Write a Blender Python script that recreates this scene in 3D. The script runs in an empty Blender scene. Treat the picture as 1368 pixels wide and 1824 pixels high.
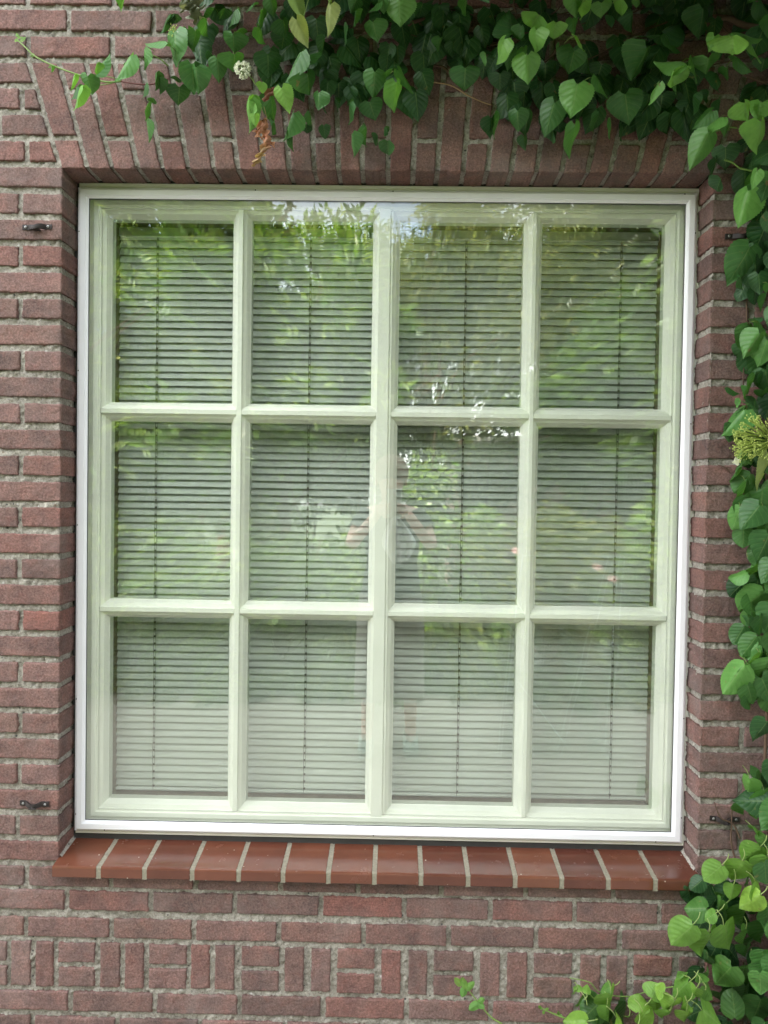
import bpy, math, random
import numpy as np
R = math.radians
rng = np.random.default_rng(7); random.seed(7)
scene = bpy.context.scene
# ------------------------------------------------------------------ camera
CAM = np.array([0.0, -1.96, 1.5]); F_PX, CX, CY = 1371.0, 684.0, 912.0
yaw, pit, rol = R(-.841), R(-1.302), R(.858)
fwd = np.array([math.sin(yaw)*math.cos(pit), math.cos(yaw)*math.cos(pit), math.sin(pit)])
rt = np.array([math.cos(yaw), -math.sin(yaw), 0.0]); up = np.cross(rt, fwd)
c_, s_ = math.cos(rol), math.sin(rol)
MX = np.array([c_*rt + s_*up, -s_*rt + c_*up, fwd])
cd = bpy.data.cameras.new('camera'); cam = bpy.data.objects.new('camera', cd)
scene.collection.objects.link(cam); scene.camera = cam
from mathutils import Matrix, Vector
m = Matrix([[MX[0][i], MX[1][i], -MX[2][i]] for i in range(3)]).to_4x4(); m.translation = Vector(CAM)
cam.matrix_world = m
cd.sensor_fit = 'VERTICAL'; cd.sensor_height = 36; cd.lens = F_PX/1824*36
cd.clip_start = .004; cd.clip_end = 400
scene.render.resolution_x, scene.render.resolution_y = 768, 1024
# ------------------------------------------------------------------ light
SUN_EL, SUN_AZ = 52, -24          # azimuth from +Y (behind the house), negative = left
w = bpy.data.worlds.new('World'); scene.world = w; w.use_nodes = True
nt = w.node_tree; bg = nt.nodes['Background']
sky = nt.nodes.new('ShaderNodeTexSky'); sky.sky_type = 'NISHITA'; sky.sun_disc = False
sky.sun_elevation = R(SUN_EL); sky.sun_rotation = R(SUN_AZ); sky.dust_density = 3.5; sky.air_density = 1.0; sky.ozone_density = .6
# broken bright cloud over the blue
tcw = nt.nodes.new('ShaderNodeTexCoord'); cn = nt.nodes.new('ShaderNodeTexNoise'); cn.inputs['Scale'].default_value = 2.2; cn.inputs['Detail'].default_value = 7; nt.links.new(tcw.outputs['Generated'], cn.inputs['Vector'])
cr = nt.nodes.new('ShaderNodeValToRGB'); cr.color_ramp.elements[0].position = .38; cr.color_ramp.elements[1].position = .58; nt.links.new(cn.outputs[0], cr.inputs[0])
cm = nt.nodes.new('ShaderNodeMix'); cm.data_type = 'RGBA'; nt.links.new(cr.outputs[0], cm.inputs[0]); nt.links.new(sky.outputs[0], cm.inputs[6]); cm.inputs[7].default_value = (7.2, 7.2, 7.4, 1)
sx = nt.nodes.new('ShaderNodeSeparateXYZ'); nt.links.new(tcw.outputs['Generated'], sx.inputs[0])
mr = nt.nodes.new('ShaderNodeMapRange'); nt.links.new(sx.outputs[0], mr.inputs[0]); mr.inputs[1].default_value = -.8; mr.inputs[2].default_value = .8; mr.inputs[3].default_value = 11.5; mr.inputs[4].default_value = 4.2
cc_ = nt.nodes.new('ShaderNodeCombineColor'); nt.links.new(mr.outputs[0], cc_.inputs[0]); nt.links.new(mr.outputs[0], cc_.inputs[1]); nt.links.new(mr.outputs[0], cc_.inputs[2]); nt.links.new(cc_.outputs[0], cm.inputs[7])
nt.links.new(cm.outputs[2], bg.inputs[0]); bg.inputs[1].default_value = .15
sd = bpy.data.lights.new('sun', 'SUN'); sd.energy = 4.4; sd.angle = R(.53); sd.color = (1, .95, .87)
so = bpy.data.objects.new('sun', sd); scene.collection.objects.link(so)
dvec = Vector((math.sin(R(SUN_AZ))*math.cos(R(SUN_EL)), math.cos(R(SUN_AZ))*math.cos(R(SUN_EL)), math.sin(R(SUN_EL))))
so.rotation_euler = dvec.to_track_quat('Z', 'Y').to_euler(); so.location = (0, 0, 12)
vs = scene.view_settings; vs.view_transform = 'Standard'; vs.look = 'None'; vs.gamma = 1; vs.exposure = 2.5
scene.cycles.max_bounces = 10; scene.cycles.transparent_max_bounces = 24; scene.cycles.glossy_bounces = 5
scene.cycles.caustics_reflective = False; scene.cycles.caustics_refractive = False

# ------------------------------------------------------------------ helpers
def wp(px, py, y=0.0):            # point of the measured plane at depth y
    d = MX.T @ np.array([(px-CX)/F_PX, -(py-CY)/F_PX, 1.0]); t = (y-CAM[1])/d[1]
    return CAM + d*t
def wx(px, py, y=0.0): return float(wp(px, py, y)[0])
def wz(px, py, y=0.0): return float(wp(px, py, y)[2])

def link(o, parent=None):
    scene.collection.objects.link(o)
    if parent is not None: o.parent = parent
    return o
def tag(o, label=None, cat=None, group=None, kind=None):
    if label: o['label'] = label
    if cat: o['category'] = cat
    if group: o['group'] = group
    if kind: o['kind'] = kind
    return o
def empty(name, label, cat, group=None, loc=(0, 0, 0)):
    o = bpy.data.objects.new(name, None); o.empty_display_size = .1; o.location = loc
    link(o); return tag(o, label, cat, group)
class MB:
    def __init__(s): s.v = []; s.f = []; s.n = 0; s.uv = []; s.col = []
    def add(s, v, f, uv=None, col=None):
        v = np.asarray(v, float).reshape(-1, 3); f = [tuple(i+s.n for i in q) for q in f] if not isinstance(f, np.ndarray) else (f+s.n)
        s.v.append(v); s.f.append(f); s.n += len(v)
        s.uv.append(np.zeros((len(v), 2)) if uv is None else np.asarray(uv, float))
        s.col.append(np.tile([1, 1, 1, 1.], (len(v), 1)) if col is None else (np.tile(col, (len(v), 1)) if np.ndim(col) == 1 else col))
    def build(s, name, mat, parent=None, smooth=True, uv=False, col=False, loc=None):
        V = np.concatenate(s.v); loops = []; tot = []
        for f in s.f:
            if isinstance(f, np.ndarray): loops.append(f.reshape(-1)); tot.append(np.full(len(f), f.shape[1]))
            else:
                loops.append(np.array([i for q in f for i in q], dtype=np.int64)); tot.append(np.array([len(q) for q in f], dtype=np.int64))
        L = np.concatenate(loops).astype(np.int32); T = np.concatenate(tot).astype(np.int32)
        me = bpy.data.meshes.new(name)
        if parent is not None and parent.type == 'EMPTY': V = V - np.array(parent.location)
        elif loc is not None: V = V - np.array(loc)
        me.vertices.add(len(V)); me.vertices.foreach_set('co', V.astype(np.float32).reshape(-1))
        me.loops.add(len(L)); me.loops.foreach_set('vertex_index', L)
        me.polygons.add(len(T)); me.polygons.foreach_set('loop_start', np.concatenate([[0], np.cumsum(T)[:-1]]).astype(np.int32))
        me.polygons.foreach_set('loop_total', T)
        me.update(calc_edges=True)
        me.polygons.foreach_set('use_smooth', np.full(len(T), smooth))
        if uv:
            U = np.concatenate(s.uv)[L]; l = me.uv_layers.new(name='UVMap'); l.data.foreach_set('uv', U.astype(np.float32).reshape(-1))
        if col:
            a = me.color_attributes.new('tint', 'FLOAT_COLOR', 'POINT'); a.data.foreach_set('color', np.concatenate(s.col).astype(np.float32).reshape(-1))
        me.materials.append(mat); me.validate()
        o = bpy.data.objects.new(name, me)
        if loc is not None: o.location = loc
        return link(o, parent)
def box(mb, x0, x1, y0, y1, z0, z1, b=0.0):
    if b <= 0:
        v = [(x, y, z) for x in (x0, x1) for y in (y0, y1) for z in (z0, z1)]
        f = [(0, 1, 3, 2), (4, 6, 7, 5), (0, 4, 5, 1), (2, 3, 7, 6), (0, 2, 6, 4), (1, 5, 7, 3)]
        mb.add(v, f); return
    # chamfered box
    v = []; idx = {}
    for ix, x in enumerate((x0, x1)):
        for iy, y in enumerate((y0, y1)):
            for iz, z in enumerate((z0, z1)):
                sx, sy, sz = (1, -1)[ix]*b, (1, -1)[iy]*b, (1, -1)[iz]*b
                idx[(ix, iy, iz)] = len(v); v += [(x, y+sy, z+sz), (x+sx, y, z+sz), (x+sx, y+sy, z)]
    def g(i, j, k, a): return idx[(i, j, k)]+a
    f = []
    for i in (0, 1):
        f.append([g(i, 0, 0, 0), g(i, 1, 0, 0), g(i, 1, 1, 0), g(i, 0, 1, 0)])
        f.append([g(0, i, 0, 1), g(1, i, 0, 1), g(1, i, 1, 1), g(0, i, 1, 1)])
        f.append([g(0, 0, i, 2), g(1, 0, i, 2), g(1, 1, i, 2), g(0, 1, i, 2)])
    for i in (0, 1):
        for j in (0, 1):
            f.append([g(i, j, 0, 0), g(i, j, 1, 0), g(i, j, 1, 1), g(i, j, 0, 1)])
            f.append([g(i, 0, j, 0), g(i, 1, j, 0), g(i, 1, j, 2), g(i, 0, j, 2)])
            f.append([g(0, i, j, 1), g(1, i, j, 1), g(1, i, j, 2), g(0, i, j, 2)])
    for k in idx.values(): f.append([k, k+1, k+2])
    mb.add(v, f)
def tube(mb, pts, r, n=7, col=None, cap=True):
    P = np.asarray(pts, float); k = len(P); r = np.broadcast_to(np.asarray(r, float), (k,)) if np.ndim(r) else np.full(k, r)
    T = np.gradient(P, axis=0); T /= np.linalg.norm(T, axis=1)[:, None]+1e-12
    a = np.array([0, 0, 1.]) if abs(T[0][2]) < .9 else np.array([1., 0, 0])
    U = np.cross(T[0], a); U /= np.linalg.norm(U); V = []
    for i in range(k):
        U = U - T[i]*np.dot(U, T[i]); U /= np.linalg.norm(U); B = np.cross(T[i], U)
        for j in range(n):
            t = 2*math.pi*j/n; V.append(P[i]+r[i]*(math.cos(t)*U+math.sin(t)*B))
    f = []
    for i in range(k-1):
        for j in range(n): f.append((i*n+j, i*n+(j+1) % n, (i+1)*n+(j+1) % n, (i+1)*n+j))
    if cap: f.append(tuple(range(n))[::-1]); f.append(tuple((k-1)*n+j for j in range(n)))
    mb.add(V, f, col=col)
def smooth_path(pts, n=6):
    P = np.asarray(pts, float); Q = [P[0]]
    for i in range(len(P)-1):
        p0 = P[max(i-1, 0)]; p1 = P[i]; p2 = P[i+1]; p3 = P[min(i+2, len(P)-1)]
        for j in range(1, n+1):
            t = j/n; Q.append(.5*((2*p1)+(-p0+p2)*t+(2*p0-5*p1+4*p2-p3)*t*t+(-p0+3*p1-3*p2+p3)*t**3))
    return np.array(Q)
def ball(mb, c, r, n=6, m_=4, col=None, sc=(1, 1, 1)):
    v = []; f = []
    for i in range(m_+1):
        a = math.pi*i/m_
        for j in range(n):
            t = 2*math.pi*j/n; v.append((c[0]+r*sc[0]*math.sin(a)*math.cos(t), c[1]+r*sc[1]*math.sin(a)*math.sin(t), c[2]+r*sc[2]*math.cos(a)))
    for i in range(m_):
        for j in range(n): f.append((i*n+j, i*n+(j+1) % n, (i+1)*n+(j+1) % n, (i+1)*n+j))
    mb.add(v, f, col=col)
# periodic noise textures
def fftnoise(n, lo, hi, seed):
    g = np.random.default_rng(seed); a = np.fft.fft2(g.standard_normal((n, n)))
    k = np.hypot(*np.meshgrid(np.fft.fftfreq(n)*n, np.fft.fftfreq(n)*n)); k[0, 0] = 1
    a *= np.where((k > lo) & (k < hi), 1/k**.9, 0); r = np.real(np.fft.ifft2(a)); return r/r.std()
NZ = fftnoise(1024, 4, 60, 1); NF = fftnoise(1024, 60, 400, 2); NL = fftnoise(1024, 1, 10, 3)
def samp(T, x, z, scale):         # scale metres per tile
    n = T.shape[0]; u = np.asarray(x)/scale*n; v = np.asarray(z)/scale*n
    i = np.floor(u).astype(int); j = np.floor(v).astype(int); fu = u-i; fv = v-j; i %= n; j %= n; i1 = (i+1) % n; j1 = (j+1) % n
    return (T[j, i]*(1-fu)+T[j, i1]*fu)*(1-fv)+(T[j1, i]*(1-fu)+T[j1, i1]*fu)*fv

# ------------------------------------------------------------------ materials
def mat(name):
    m = bpy.data.materials.new(name); m.use_nodes = True; n = m.node_tree.nodes; b = n['Principled BSDF']
    return m, n, m.node_tree.links, b
def simple(name, col, rough=.5, metal=0, spec=.5, noise=0, nscale=60, bump=0, bscale=300, coat=0):
    m, n, l, b = mat(name); b.inputs['Base Color'].default_value = (*col, 1); b.inputs['Roughness'].default_value = rough
    b.inputs['Metallic'].default_value = metal; b.inputs['Specular IOR Level'].default_value = spec; b.inputs['Coat Weight'].default_value = coat
    tc = n.new('ShaderNodeTexCoord')
    if noise:
        t = n.new('ShaderNodeTexNoise'); t.inputs['Scale'].default_value = nscale; t.inputs['Detail'].default_value = 6
        l.new(tc.outputs['Object'], t.inputs['Vector'])
        mx = n.new('ShaderNodeMix'); mx.data_type = 'RGBA'; mx.inputs[6].default_value = (*[c*(1-noise) for c in col], 1); mx.inputs[7].default_value = (*[min(1, c*(1+noise)) for c in col], 1)
        l.new(t.outputs[0], mx.inputs[0]); l.new(mx.outputs[2], b.inputs['Base Color'])
    if bump:
        t2 = n.new('ShaderNodeTexNoise'); t2.inputs['Scale'].default_value = bscale; t2.inputs['Detail'].default_value = 5
        l.new(tc.outputs['Object'], t2.inputs['Vector']); bp = n.new('ShaderNodeBump'); bp.inputs['Strength'].default_value = bump; bp.inputs['Distance'].default_value = .002
        l.new(t2.outputs[0], bp.inputs['Height']); l.new(bp.outputs[0], b.inputs['Normal'])
    return m
def ramp(n, stops):
    r = n.new('ShaderNodeValToRGB'); e = r.color_ramp.elements
    while len(e) < len(stops): e.new(.5)
    for q, (p, c) in zip(e, stops): q.position = p; q.color = (*c, 1)
    return r
def noise_node(n, l, vec, scale, detail=6, rough=.6):
    t = n.new('ShaderNodeTexNoise'); t.inputs['Scale'].default_value = scale; t.inputs['Detail'].default_value = detail; t.inputs['Roughness'].default_value = rough
    l.new(vec, t.inputs['Vector']); return t
def mixc(n, l, f, a, b_, mode='MIX'):
    x = n.new('ShaderNodeMix'); x.data_type = 'RGBA'; x.blend_type = mode
    for i, v in ((0, f), (6, a), (7, b_)):
        if isinstance(v, (int, float)): x.inputs[i].default_value = v
        elif isinstance(v, tuple): x.inputs[i].default_value = (*v, 1)
        else: l.new(v, x.inputs[i])
    return x.outputs[2]
def brick_mat():
    m, n, l, b = mat('brick'); tc = n.new('ShaderNodeTexCoord'); P = tc.outputs['Object']; g = n.new('ShaderNodeNewGeometry')
    base = ramp(n, [(0, (.150, .098, .086)), (.2, (.196, .118, .102)), (.4, (.225, .134, .118)), (.6, (.176, .114, .100)), (.8, (.215, .110, .093)), (.93, (.205, .128, .108)), (1, (.232, .104, .086))])
    l.new(g.outputs['Random Per Island'], base.inputs[0])
    n1 = noise_node(n, l, P, 13, 6, .7); r1 = ramp(n, [(.32, (.66, .70, .74)), (.5, (1, 1, 1)), (.7, (1.32, 1.2, 1.16))]); l.new(n1.outputs[0], r1.inputs[0])
    c = mixc(n, l, 1.0, base.outputs[0], r1.outputs[0], 'MULTIPLY')
    n2 = noise_node(n, l, P, 30, 6, .7); r2 = ramp(n, [(.5, (0, 0, 0)), (.72, (1, 1, 1))]); l.new(n2.outputs[0], r2.inputs[0])
    mm = n.new('ShaderNodeMath'); mm.operation = 'MULTIPLY'; l.new(r2.outputs[0], mm.inputs[0]); mm.inputs[1].default_value = .3
    c = mixc(n, l, mm.outputs[0], c, (.30, .105, .08))
    # pale dusty grains
    n3 = noise_node(n, l, P, 190, 5, .85); r3 = ramp(n, [(.37, (.46, .44, .44)), (.5, (1, 1, 1)), (.67, (1.75, 1.85, 1.9))]); l.new(n3.outputs[0], r3.inputs[0])
    c = mixc(n, l, .8, c, r3.outputs[0], 'MULTIPLY')
    n4 = noise_node(n, l, P, 5.5, 4, .6); r4 = ramp(n, [(.52, (0, 0, 0)), (.7, (1, 1, 1))]); l.new(n4.outputs[0], r4.inputs[0])
    mm2 = n.new('ShaderNodeMath'); mm2.operation = 'MULTIPLY'; l.new(r4.outputs[0], mm2.inputs[0]); mm2.inputs[1].default_value = .28
    c = mixc(n, l, mm2.outputs[0], c, (.33, .27, .25))
    l.new(c, b.inputs['Base Color']); b.inputs['Roughness'].default_value = .86; b.inputs['Specular IOR Level'].default_value = .35
    nb = noise_node(n, l, P, 170, 8, .85); nb2 = noise_node(n, l, P, 60, 5, .7)
    ad = n.new('ShaderNodeMath'); ad.operation = 'MULTIPLY_ADD'; l.new(nb2.outputs[0], ad.inputs[0]); ad.inputs[1].default_value = 1.2; l.new(nb.outputs[0], ad.inputs[2])
    bp = n.new('ShaderNodeBump'); bp.inputs['Strength'].default_value = 1.0; bp.inputs['Distance'].default_value = .0042
    l.new(ad.outputs[0], bp.inputs['Height']); l.new(bp.outputs[0], b.inputs['Normal']); return m
def mortar_mat():
    m, n, l, b = mat('mortar'); tc = n.new('ShaderNodeTexCoord'); P = tc.outputs['Object']
    a = noise_node(n, l, P, 12, 6); r = ramp(n, [(.3, (.28, .258, .222)), (.6, (.40, .372, .325)), (.8, (.50, .47, .42))]); l.new(a.outputs[0], r.inputs[0])
    a2 = noise_node(n, l, P, 150, 5, .85); r2 = ramp(n, [(.36, (.45, .44, .44)), (.5, (1, 1, 1)), (.66, (1.5, 1.5, 1.5)), (.74, (2.4, 2.4, 2.3))]); l.new(a2.outputs[0], r2.inputs[0])
    c = mixc(n, l, .85, r.outputs[0], r2.outputs[0], 'MULTIPLY')
    vo = n.new('ShaderNodeTexVoronoi'); vo.inputs['Scale'].default_value = 110; l.new(P, vo.inputs['Vector'])
    wn = n.new('ShaderNodeSeparateColor'); l.new(vo.outputs['Color'], wn.inputs[0])
    rr = ramp(n, [(.84, (0, 0, 0)), (.86, (1, 1, 1))]); l.new(wn.outputs[0], rr.inputs[0])
    rd = ramp(n, [(.25, (1, 1, 1)), (.4, (0, 0, 0))]); l.new(vo.outputs['Distance'], rd.inputs[0])
    mu = n.new('ShaderNodeMath'); mu.operation = 'MULTIPLY'; l.new(rr.outputs[0], mu.inputs[0]); l.new(rd.outputs[0], mu.inputs[1])
    rc = ramp(n, [(.2, (.09, .09, .09)), (.5, (.24, .19, .15)), (.9, (.55, .53, .5))]); l.new(wn.outputs[1], rc.inputs[0])
    c = mixc(n, l, mu.outputs[0], c, rc.outputs[0])
    l.new(c, b.inputs['Base Color']); b.inputs['Roughness'].default_value = .95; b.inputs['Specular IOR Level'].default_value = .2
    nb = noise_node(n, l, P, 240, 8, .85); bp = n.new('ShaderNodeBump'); bp.inputs['Strength'].default_value = 1; bp.inputs['Distance'].default_value = .003
    l.new(nb.outputs[0], bp.inputs['Height']); l.new(bp.outputs[0], b.inputs['Normal']); return m
def far_brick_mat():
    m, n, l, b = mat('plain_brickwork'); tc = n.new('ShaderNodeTexCoord'); mp = n.new('ShaderNodeMapping'); mp.inputs['Rotation'].default_value = (R(90), 0, 0)
    l.new(tc.outputs['Object'], mp.inputs['Vector']); t = n.new('ShaderNodeTexBrick'); l.new(mp.outputs[0], t.inputs['Vector'])
    t.inputs['Scale'].default_value = 1; t.inputs['Brick Width'].default_value = .2206; t.inputs['Row Height'].default_value = .0665; t.inputs['Mortar Size'].default_value = .007
    t.inputs['Color1'].default_value = (.25, .125, .1, 1); t.inputs['Color2'].default_value = (.22, .13, .11, 1); t.inputs['Mortar'].default_value = (.28, .27, .24, 1)
    l.new(t.outputs[0], b.inputs['Base Color']); b.inputs['Roughness'].default_value = .9; return m
def glass_mat(name, tint, refl=1.0):
    m, n, l, b = mat(name); n.remove(b); out = n['Material Output']
    tr = n.new('ShaderNodeBsdfTransparent'); tr.inputs[0].default_value = (*tint, 1)
    gl = n.new('ShaderNodeBsdfGlossy'); gl.inputs['Roughness'].default_value = 0.0; gl.inputs['Color'].default_value = (1, 1, 1, 1)
    lw = n.new('ShaderNodeLayerWeight'); lw.inputs[0].default_value = .5
    p = n.new('ShaderNodeMath'); p.operation = 'POWER'; l.new(lw.outputs['Facing'], p.inputs[0]); p.inputs[1].default_value = 5
    q = n.new('ShaderNodeMath'); q.operation = 'MULTIPLY_ADD'; l.new(p.outputs[0], q.inputs[0]); q.inputs[1].default_value = .9; q.inputs[2].default_value = refl
    mx = n.new('ShaderNodeMixShader'); l.new(q.outputs[0], mx.inputs[0]); l.new(tr.outputs[0], mx.inputs[1]); l.new(gl.outputs[0], mx.inputs[2])
    l.new(mx.outputs[0], out.inputs[0]); return m
def leaf_mat(name='leaf', rough=.42, trans=.3, veins=True):
    m, n, l, b = mat(name); out = n['Material Output']; at = n.new('ShaderNodeAttribute'); at.attribute_name = 'tint'
    tc = n.new('ShaderNodeTexCoord'); nz = noise_node(n, l, tc.outputs['Object'], 45, 4); r = ramp(n, [(.3, (.82, .85, .8)), (.7, (1.15, 1.12, 1.1))]); l.new(nz.outputs[0], r.inputs[0])
    c = mixc(n, l, 1.0, at.outputs['Color'], r.outputs[0], 'MULTIPLY')
    ns = noise_node(n, l, tc.outputs['Object'], 38, 3, .5); rs = ramp(n, [(.70, (0, 0, 0)), (.76, (1, 1, 1))]); l.new(ns.outputs[0], rs.inputs[0]); c = mixc(n, l, rs.outputs[0], c, (.20, .17, .06))
    if veins:
        uv = n.new('ShaderNodeUVMap'); se = n.new('ShaderNodeSeparateXYZ'); l.new(uv.outputs[0], se.inputs[0])
        def M(op, a, b2=None, c2=None):
            x = n.new('ShaderNodeMath'); x.operation = op
            for i, v in enumerate((a, b2, c2)):
                if v is None: continue
                if isinstance(v, (int, float)): x.inputs[i].default_value = v
                else: l.new(v, x.inputs[i])
            return x.outputs[0]
        au = M('ABSOLUTE', se.outputs[0])
        mid = M('LESS_THAN', au, .035)
        ph = M('FRACT', M('MULTIPLY', M('SUBTRACT', se.outputs[1], M('MULTIPLY', au, .33)), 6.0))
        side = M('LESS_THAN', M('ABSOLUTE', M('SUBTRACT', ph, .5)), .05)
        vein = M('MAXIMUM', mid, M('MULTIPLY', side, .5))
        c = mixc(n, l, M('MULTIPLY', vein, .30), c, (.26, .38, .14))
        hgt = M('ADD', M('MULTIPLY', M('ABSOLUTE', M('SUBTRACT', ph, .5)), 1.0), M('MULTIPLY', mid, -.4))
        bp = n.new('ShaderNodeBump'); bp.inputs['Strength'].default_value = .4; bp.inputs['Distance'].default_value = .003; l.new(hgt, bp.inputs['Height']); l.new(bp.outputs[0], b.inputs['Normal'])
    l.new(c, b.inputs['Base Color']); b.inputs['Roughness'].default_value = rough; b.inputs['Specular IOR Level'].default_value = .45
    t = n.new('ShaderNodeBsdfTranslucent'); tcx = mixc(n, l, 1.0, c, (1.5, 1.5, .5), 'MULTIPLY'); l.new(tcx, t.inputs[0])
    mx = n.new('ShaderNodeMixShader'); mx.inputs[0].default_value = trans; l.new(b.outputs[0], mx.inputs[1]); l.new(t.outputs[0], mx.inputs[2]); l.new(mx.outputs[0], out.inputs[0]); return m
def wood_mat(name, c1, c2, axis=2):
    m, n, l, b = mat(name); tc = n.new('ShaderNodeTexCoord'); mp = n.new('ShaderNodeMapping'); s = [60, 60, 60]; s[axis] = 4; mp.inputs['Scale'].default_value = s
    l.new(tc.outputs['Object'], mp.inputs['Vector']); a = noise_node(n, l, mp.outputs[0], 1, 6); r = ramp(n, [(.3, c1), (.7, c2)]); l.new(a.outputs[0], r.inputs[0])
    l.new(r.outputs[0], b.inputs['Base Color']); b.inputs['Roughness'].default_value = .5; return m
BRICK, MORTAR, FARB = brick_mat(), mortar_mat(), far_brick_mat()
ALU = simple('white_coated_aluminium', (.86, .86, .90), .32, noise=.04, nscale=12)
PAINT = simple('cream_window_paint', (.84, .84, .77), .38, noise=.07, nscale=14, bump=.12, bscale=90)
RUBBER = simple('black_rubber', (.02, .021, .023), .5)
SEAL = simple('dark_sealing_strip', (.045, .043, .042), .7, noise=.3, nscale=50, bump=.4)
GLASS = glass_mat('storm_glass', (.972, .988, .968), .062)
GLASS2 = glass_mat('pane_glass', (.972, .985, .97), .105)
LINING = wood_mat('brown_wood', (.075, .045, .028), (.13, .08, .05))
SLAT = simple('slat_enamel', (.70, .72, .71), .36, noise=.07, nscale=5)
CORD = simple('cord', (.10, .09, .08), .9)
LEAF = leaf_mat(); STEM = simple('green_stem', (.17, .27, .06), .5, noise=.2, nscale=30)

# ------------------------------------------------------------------ wall measures
XL, XR, ZT, ZS = -.8585, .784, 2.3165, .5125
def ctop(k): return 2.3183-.0666*k if k >= 0 else 2.3183-.0655*k
APEX = np.array([-.037, -.37])
quads = []        # (4 corners, fine)
BH = .0492
def rect(x0, x1, z0, z1): quads.append([(x0, z0), (x1, z0), (x1, z1), (x0, z1)])
XMIN, XMAX = -2.4, 2.4
def row(z0, z1, joints, a, b, jw=.0135):
    xs = sorted([j for j in joints if a < j < b]); p = a
    for j in xs:
        if j-jw/2-p > .02: rect(p, j-jw/2, z0, z1)
        p = j+jw/2
    if b-p > .02: rect(p, b, z0, z1)
def jit(k, n): return (np.random.default_rng(abs(int(k)*31+n)+(7 if k<0 else 0)).random()-.5)*.008
# side courses beside the opening
for k in range(0, 27):
    z1 = ctop(k); z0 = z1-BH
    jl = [-.963, -1.184] if k % 2 else [-1.074]
    jl = [j+jit(k, 1) for j in jl]; a = min(jl)
    while a > XMIN: a -= .2206; jl.append(a)
    jr = [.893, 1.11] if k % 2 else [1.003]
    jr = [j+jit(k, 2) for j in jr]; a = max(jr)
    while a < XMAX: a += .2206; jr.append(a)
    row(z0, z1, jl, XMIN, XL); row(z0, z1, jr, XR, XMAX)
def reg(x0, step): return [x0+step*i for i in range(-14, 15)]
row(ctop(27)-BH, ctop(27), [-.942, -.7223, -.502, -.2823, -.081, .1331, .3507, .575, .7954, 1.016, -1.163, -1.383], XMIN, XMAX)
for k, x0 in ((28, -.839), (29, -.9414)):
    z1 = (.4595, .3885)[k-28]; row(z1-BH, z1, [x + jit(k, i) for i, x in enumerate(reg(x0, .2195))], XMIN, XMAX)
# ornamental band: pairs of uprights and stacked halves
D = [('H', -30, 11), ('V', 19, 53), ('V', 63, 94), ('H', 103.6, 168), ('V', 178, 212.5), ('V', 222.6, 255.6), ('H', 265, 331), ('V', 340, 373), ('V', 383, 417), ('H', 430, 496.5),
     ('V', 507, 541), ('V', 554, 588), ('H', 601, 667), ('V', 680, 714), ('V', 728, 761), ('H', 773, 843), ('V', 856, 890.6), ('V', 904, 939), ('H', 952, 1019.5), ('V', 1035, 1070), ('V', 1082, 1117),
     ('H', 1130, 1198), ('V', 1211, 1245), ('V', 1257, 1291), ('H', 1303, 1370)]
zt, zb = .3225, .2095
def dband(t, x0, x1):
    if t == 'V': rect(x0, x1, zb+jit(int(x0*1000), 3)*.5, zt+jit(int(x0*1000), 4)*.5)
    else: rect(x0, x1, zb, zb+.0495); rect(x0, x1, zt-.0495, zt)
for t, a, b in D: dband(t, wx(a, 1717), wx(b, 1717))
x = wx(1382, 1717)
while x < XMAX-.3:
    dband('V', x, x+.05); dband('V', x+.064, x+.114); dband('H', x+.128, x+.228); x += .243
x = wx(-42, 1717)
while x > XMIN+.3:
    dband('V', x-.05, x); dband('V', x-.114, x-.064); dband('H', x-.228, x-.128); x -= .243
for k, (z1, x0) in enumerate(((.194, -.8244), (.1272, -.925), (.0607, -.82), (-.006, -.93))):
    row(z1-BH, z1, [x+jit(k+50, i) for i, x in enumerate(reg(x0, .2185))], XMIN, XMAX)
# arch
JB = [107, 155, 199, 245, 289, 335, 381, 424, 470, 515, 560, 603, 645, 691, 736, 779, 825, 868, 911, 956, 1001, 1047, 1087, 1134, 1176, 1222, 1270]
def jx(i): return wx(JB[i], 297+(JB[i]-113)*.0165)
def rad(xb, z):   # x at height z on the radial line through (xb, ZT)
    return APEX[0]+(xb-APEX[0])*(z-APEX[1])/(ZT-APEX[1])
AT = 2.580
for i in range(len(JB)-1):
    a, b = jx(i)+(.0065 if i else .006), jx(i+1)-.0065
    zs = [ZT, ZT+.070, ZT+.084, AT] if i % 2 == 0 else [ZT, ZT+.186, ZT+.200, AT]
    for z0, z1 in ((zs[0], zs[1]), (zs[2], zs[3])):
        quads.append([(rad(a, z0), z0), (rad(b, z0), z0), (rad(b, z1), z1), (rad(a, z1), z1)])
# courses beside the arch, cut to the skewback
for k in range(-4, 0):
    z1 = ctop(k); z0 = z1-BH
    jl = {-1: [wx(47, 266)], -2: [-1.02], -3: [wx(38, 174)], -4: [-1.06]}[k]; a = jl[0]
    while a > XMIN: a -= .2206; jl.append(a)
    xa0, xa1 = rad(jx(0)-.007, z0), rad(jx(0)-.007, z1)
    p = sorted(jl); row(z0, z1, p, XMIN, p[-1]-.0067)
    quads.append([(p[-1]+.0067, z0), (xa0, z0), (xa1, z1), (p[-1]+.0067, z1)])
    xb0, xb1 = rad(jx(-1)+.007, z0), rad(jx(-1)+.007, z1)
    j0 = max(xb0, xb1)+(.05 if k % 2 else .13)
    quads.append([(xb0, z0), (j0, z0), (j0, z1), (xb1, z1)])
    jr = [j0+.0067+.2206*i for i in range(12)]; row(z0, z1, jr[1:], j0+.0135, XMAX)
for k in range(-18, -4):
    z1 = ctop(k); x0 = wx(48, 80) if k % 2 else wx(121.5, 33)
    row(z1-BH, z1, [x+jit(k+90, i) for i, x in enumerate(reg(x0, .2206))], XMIN, XMAX)

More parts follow.
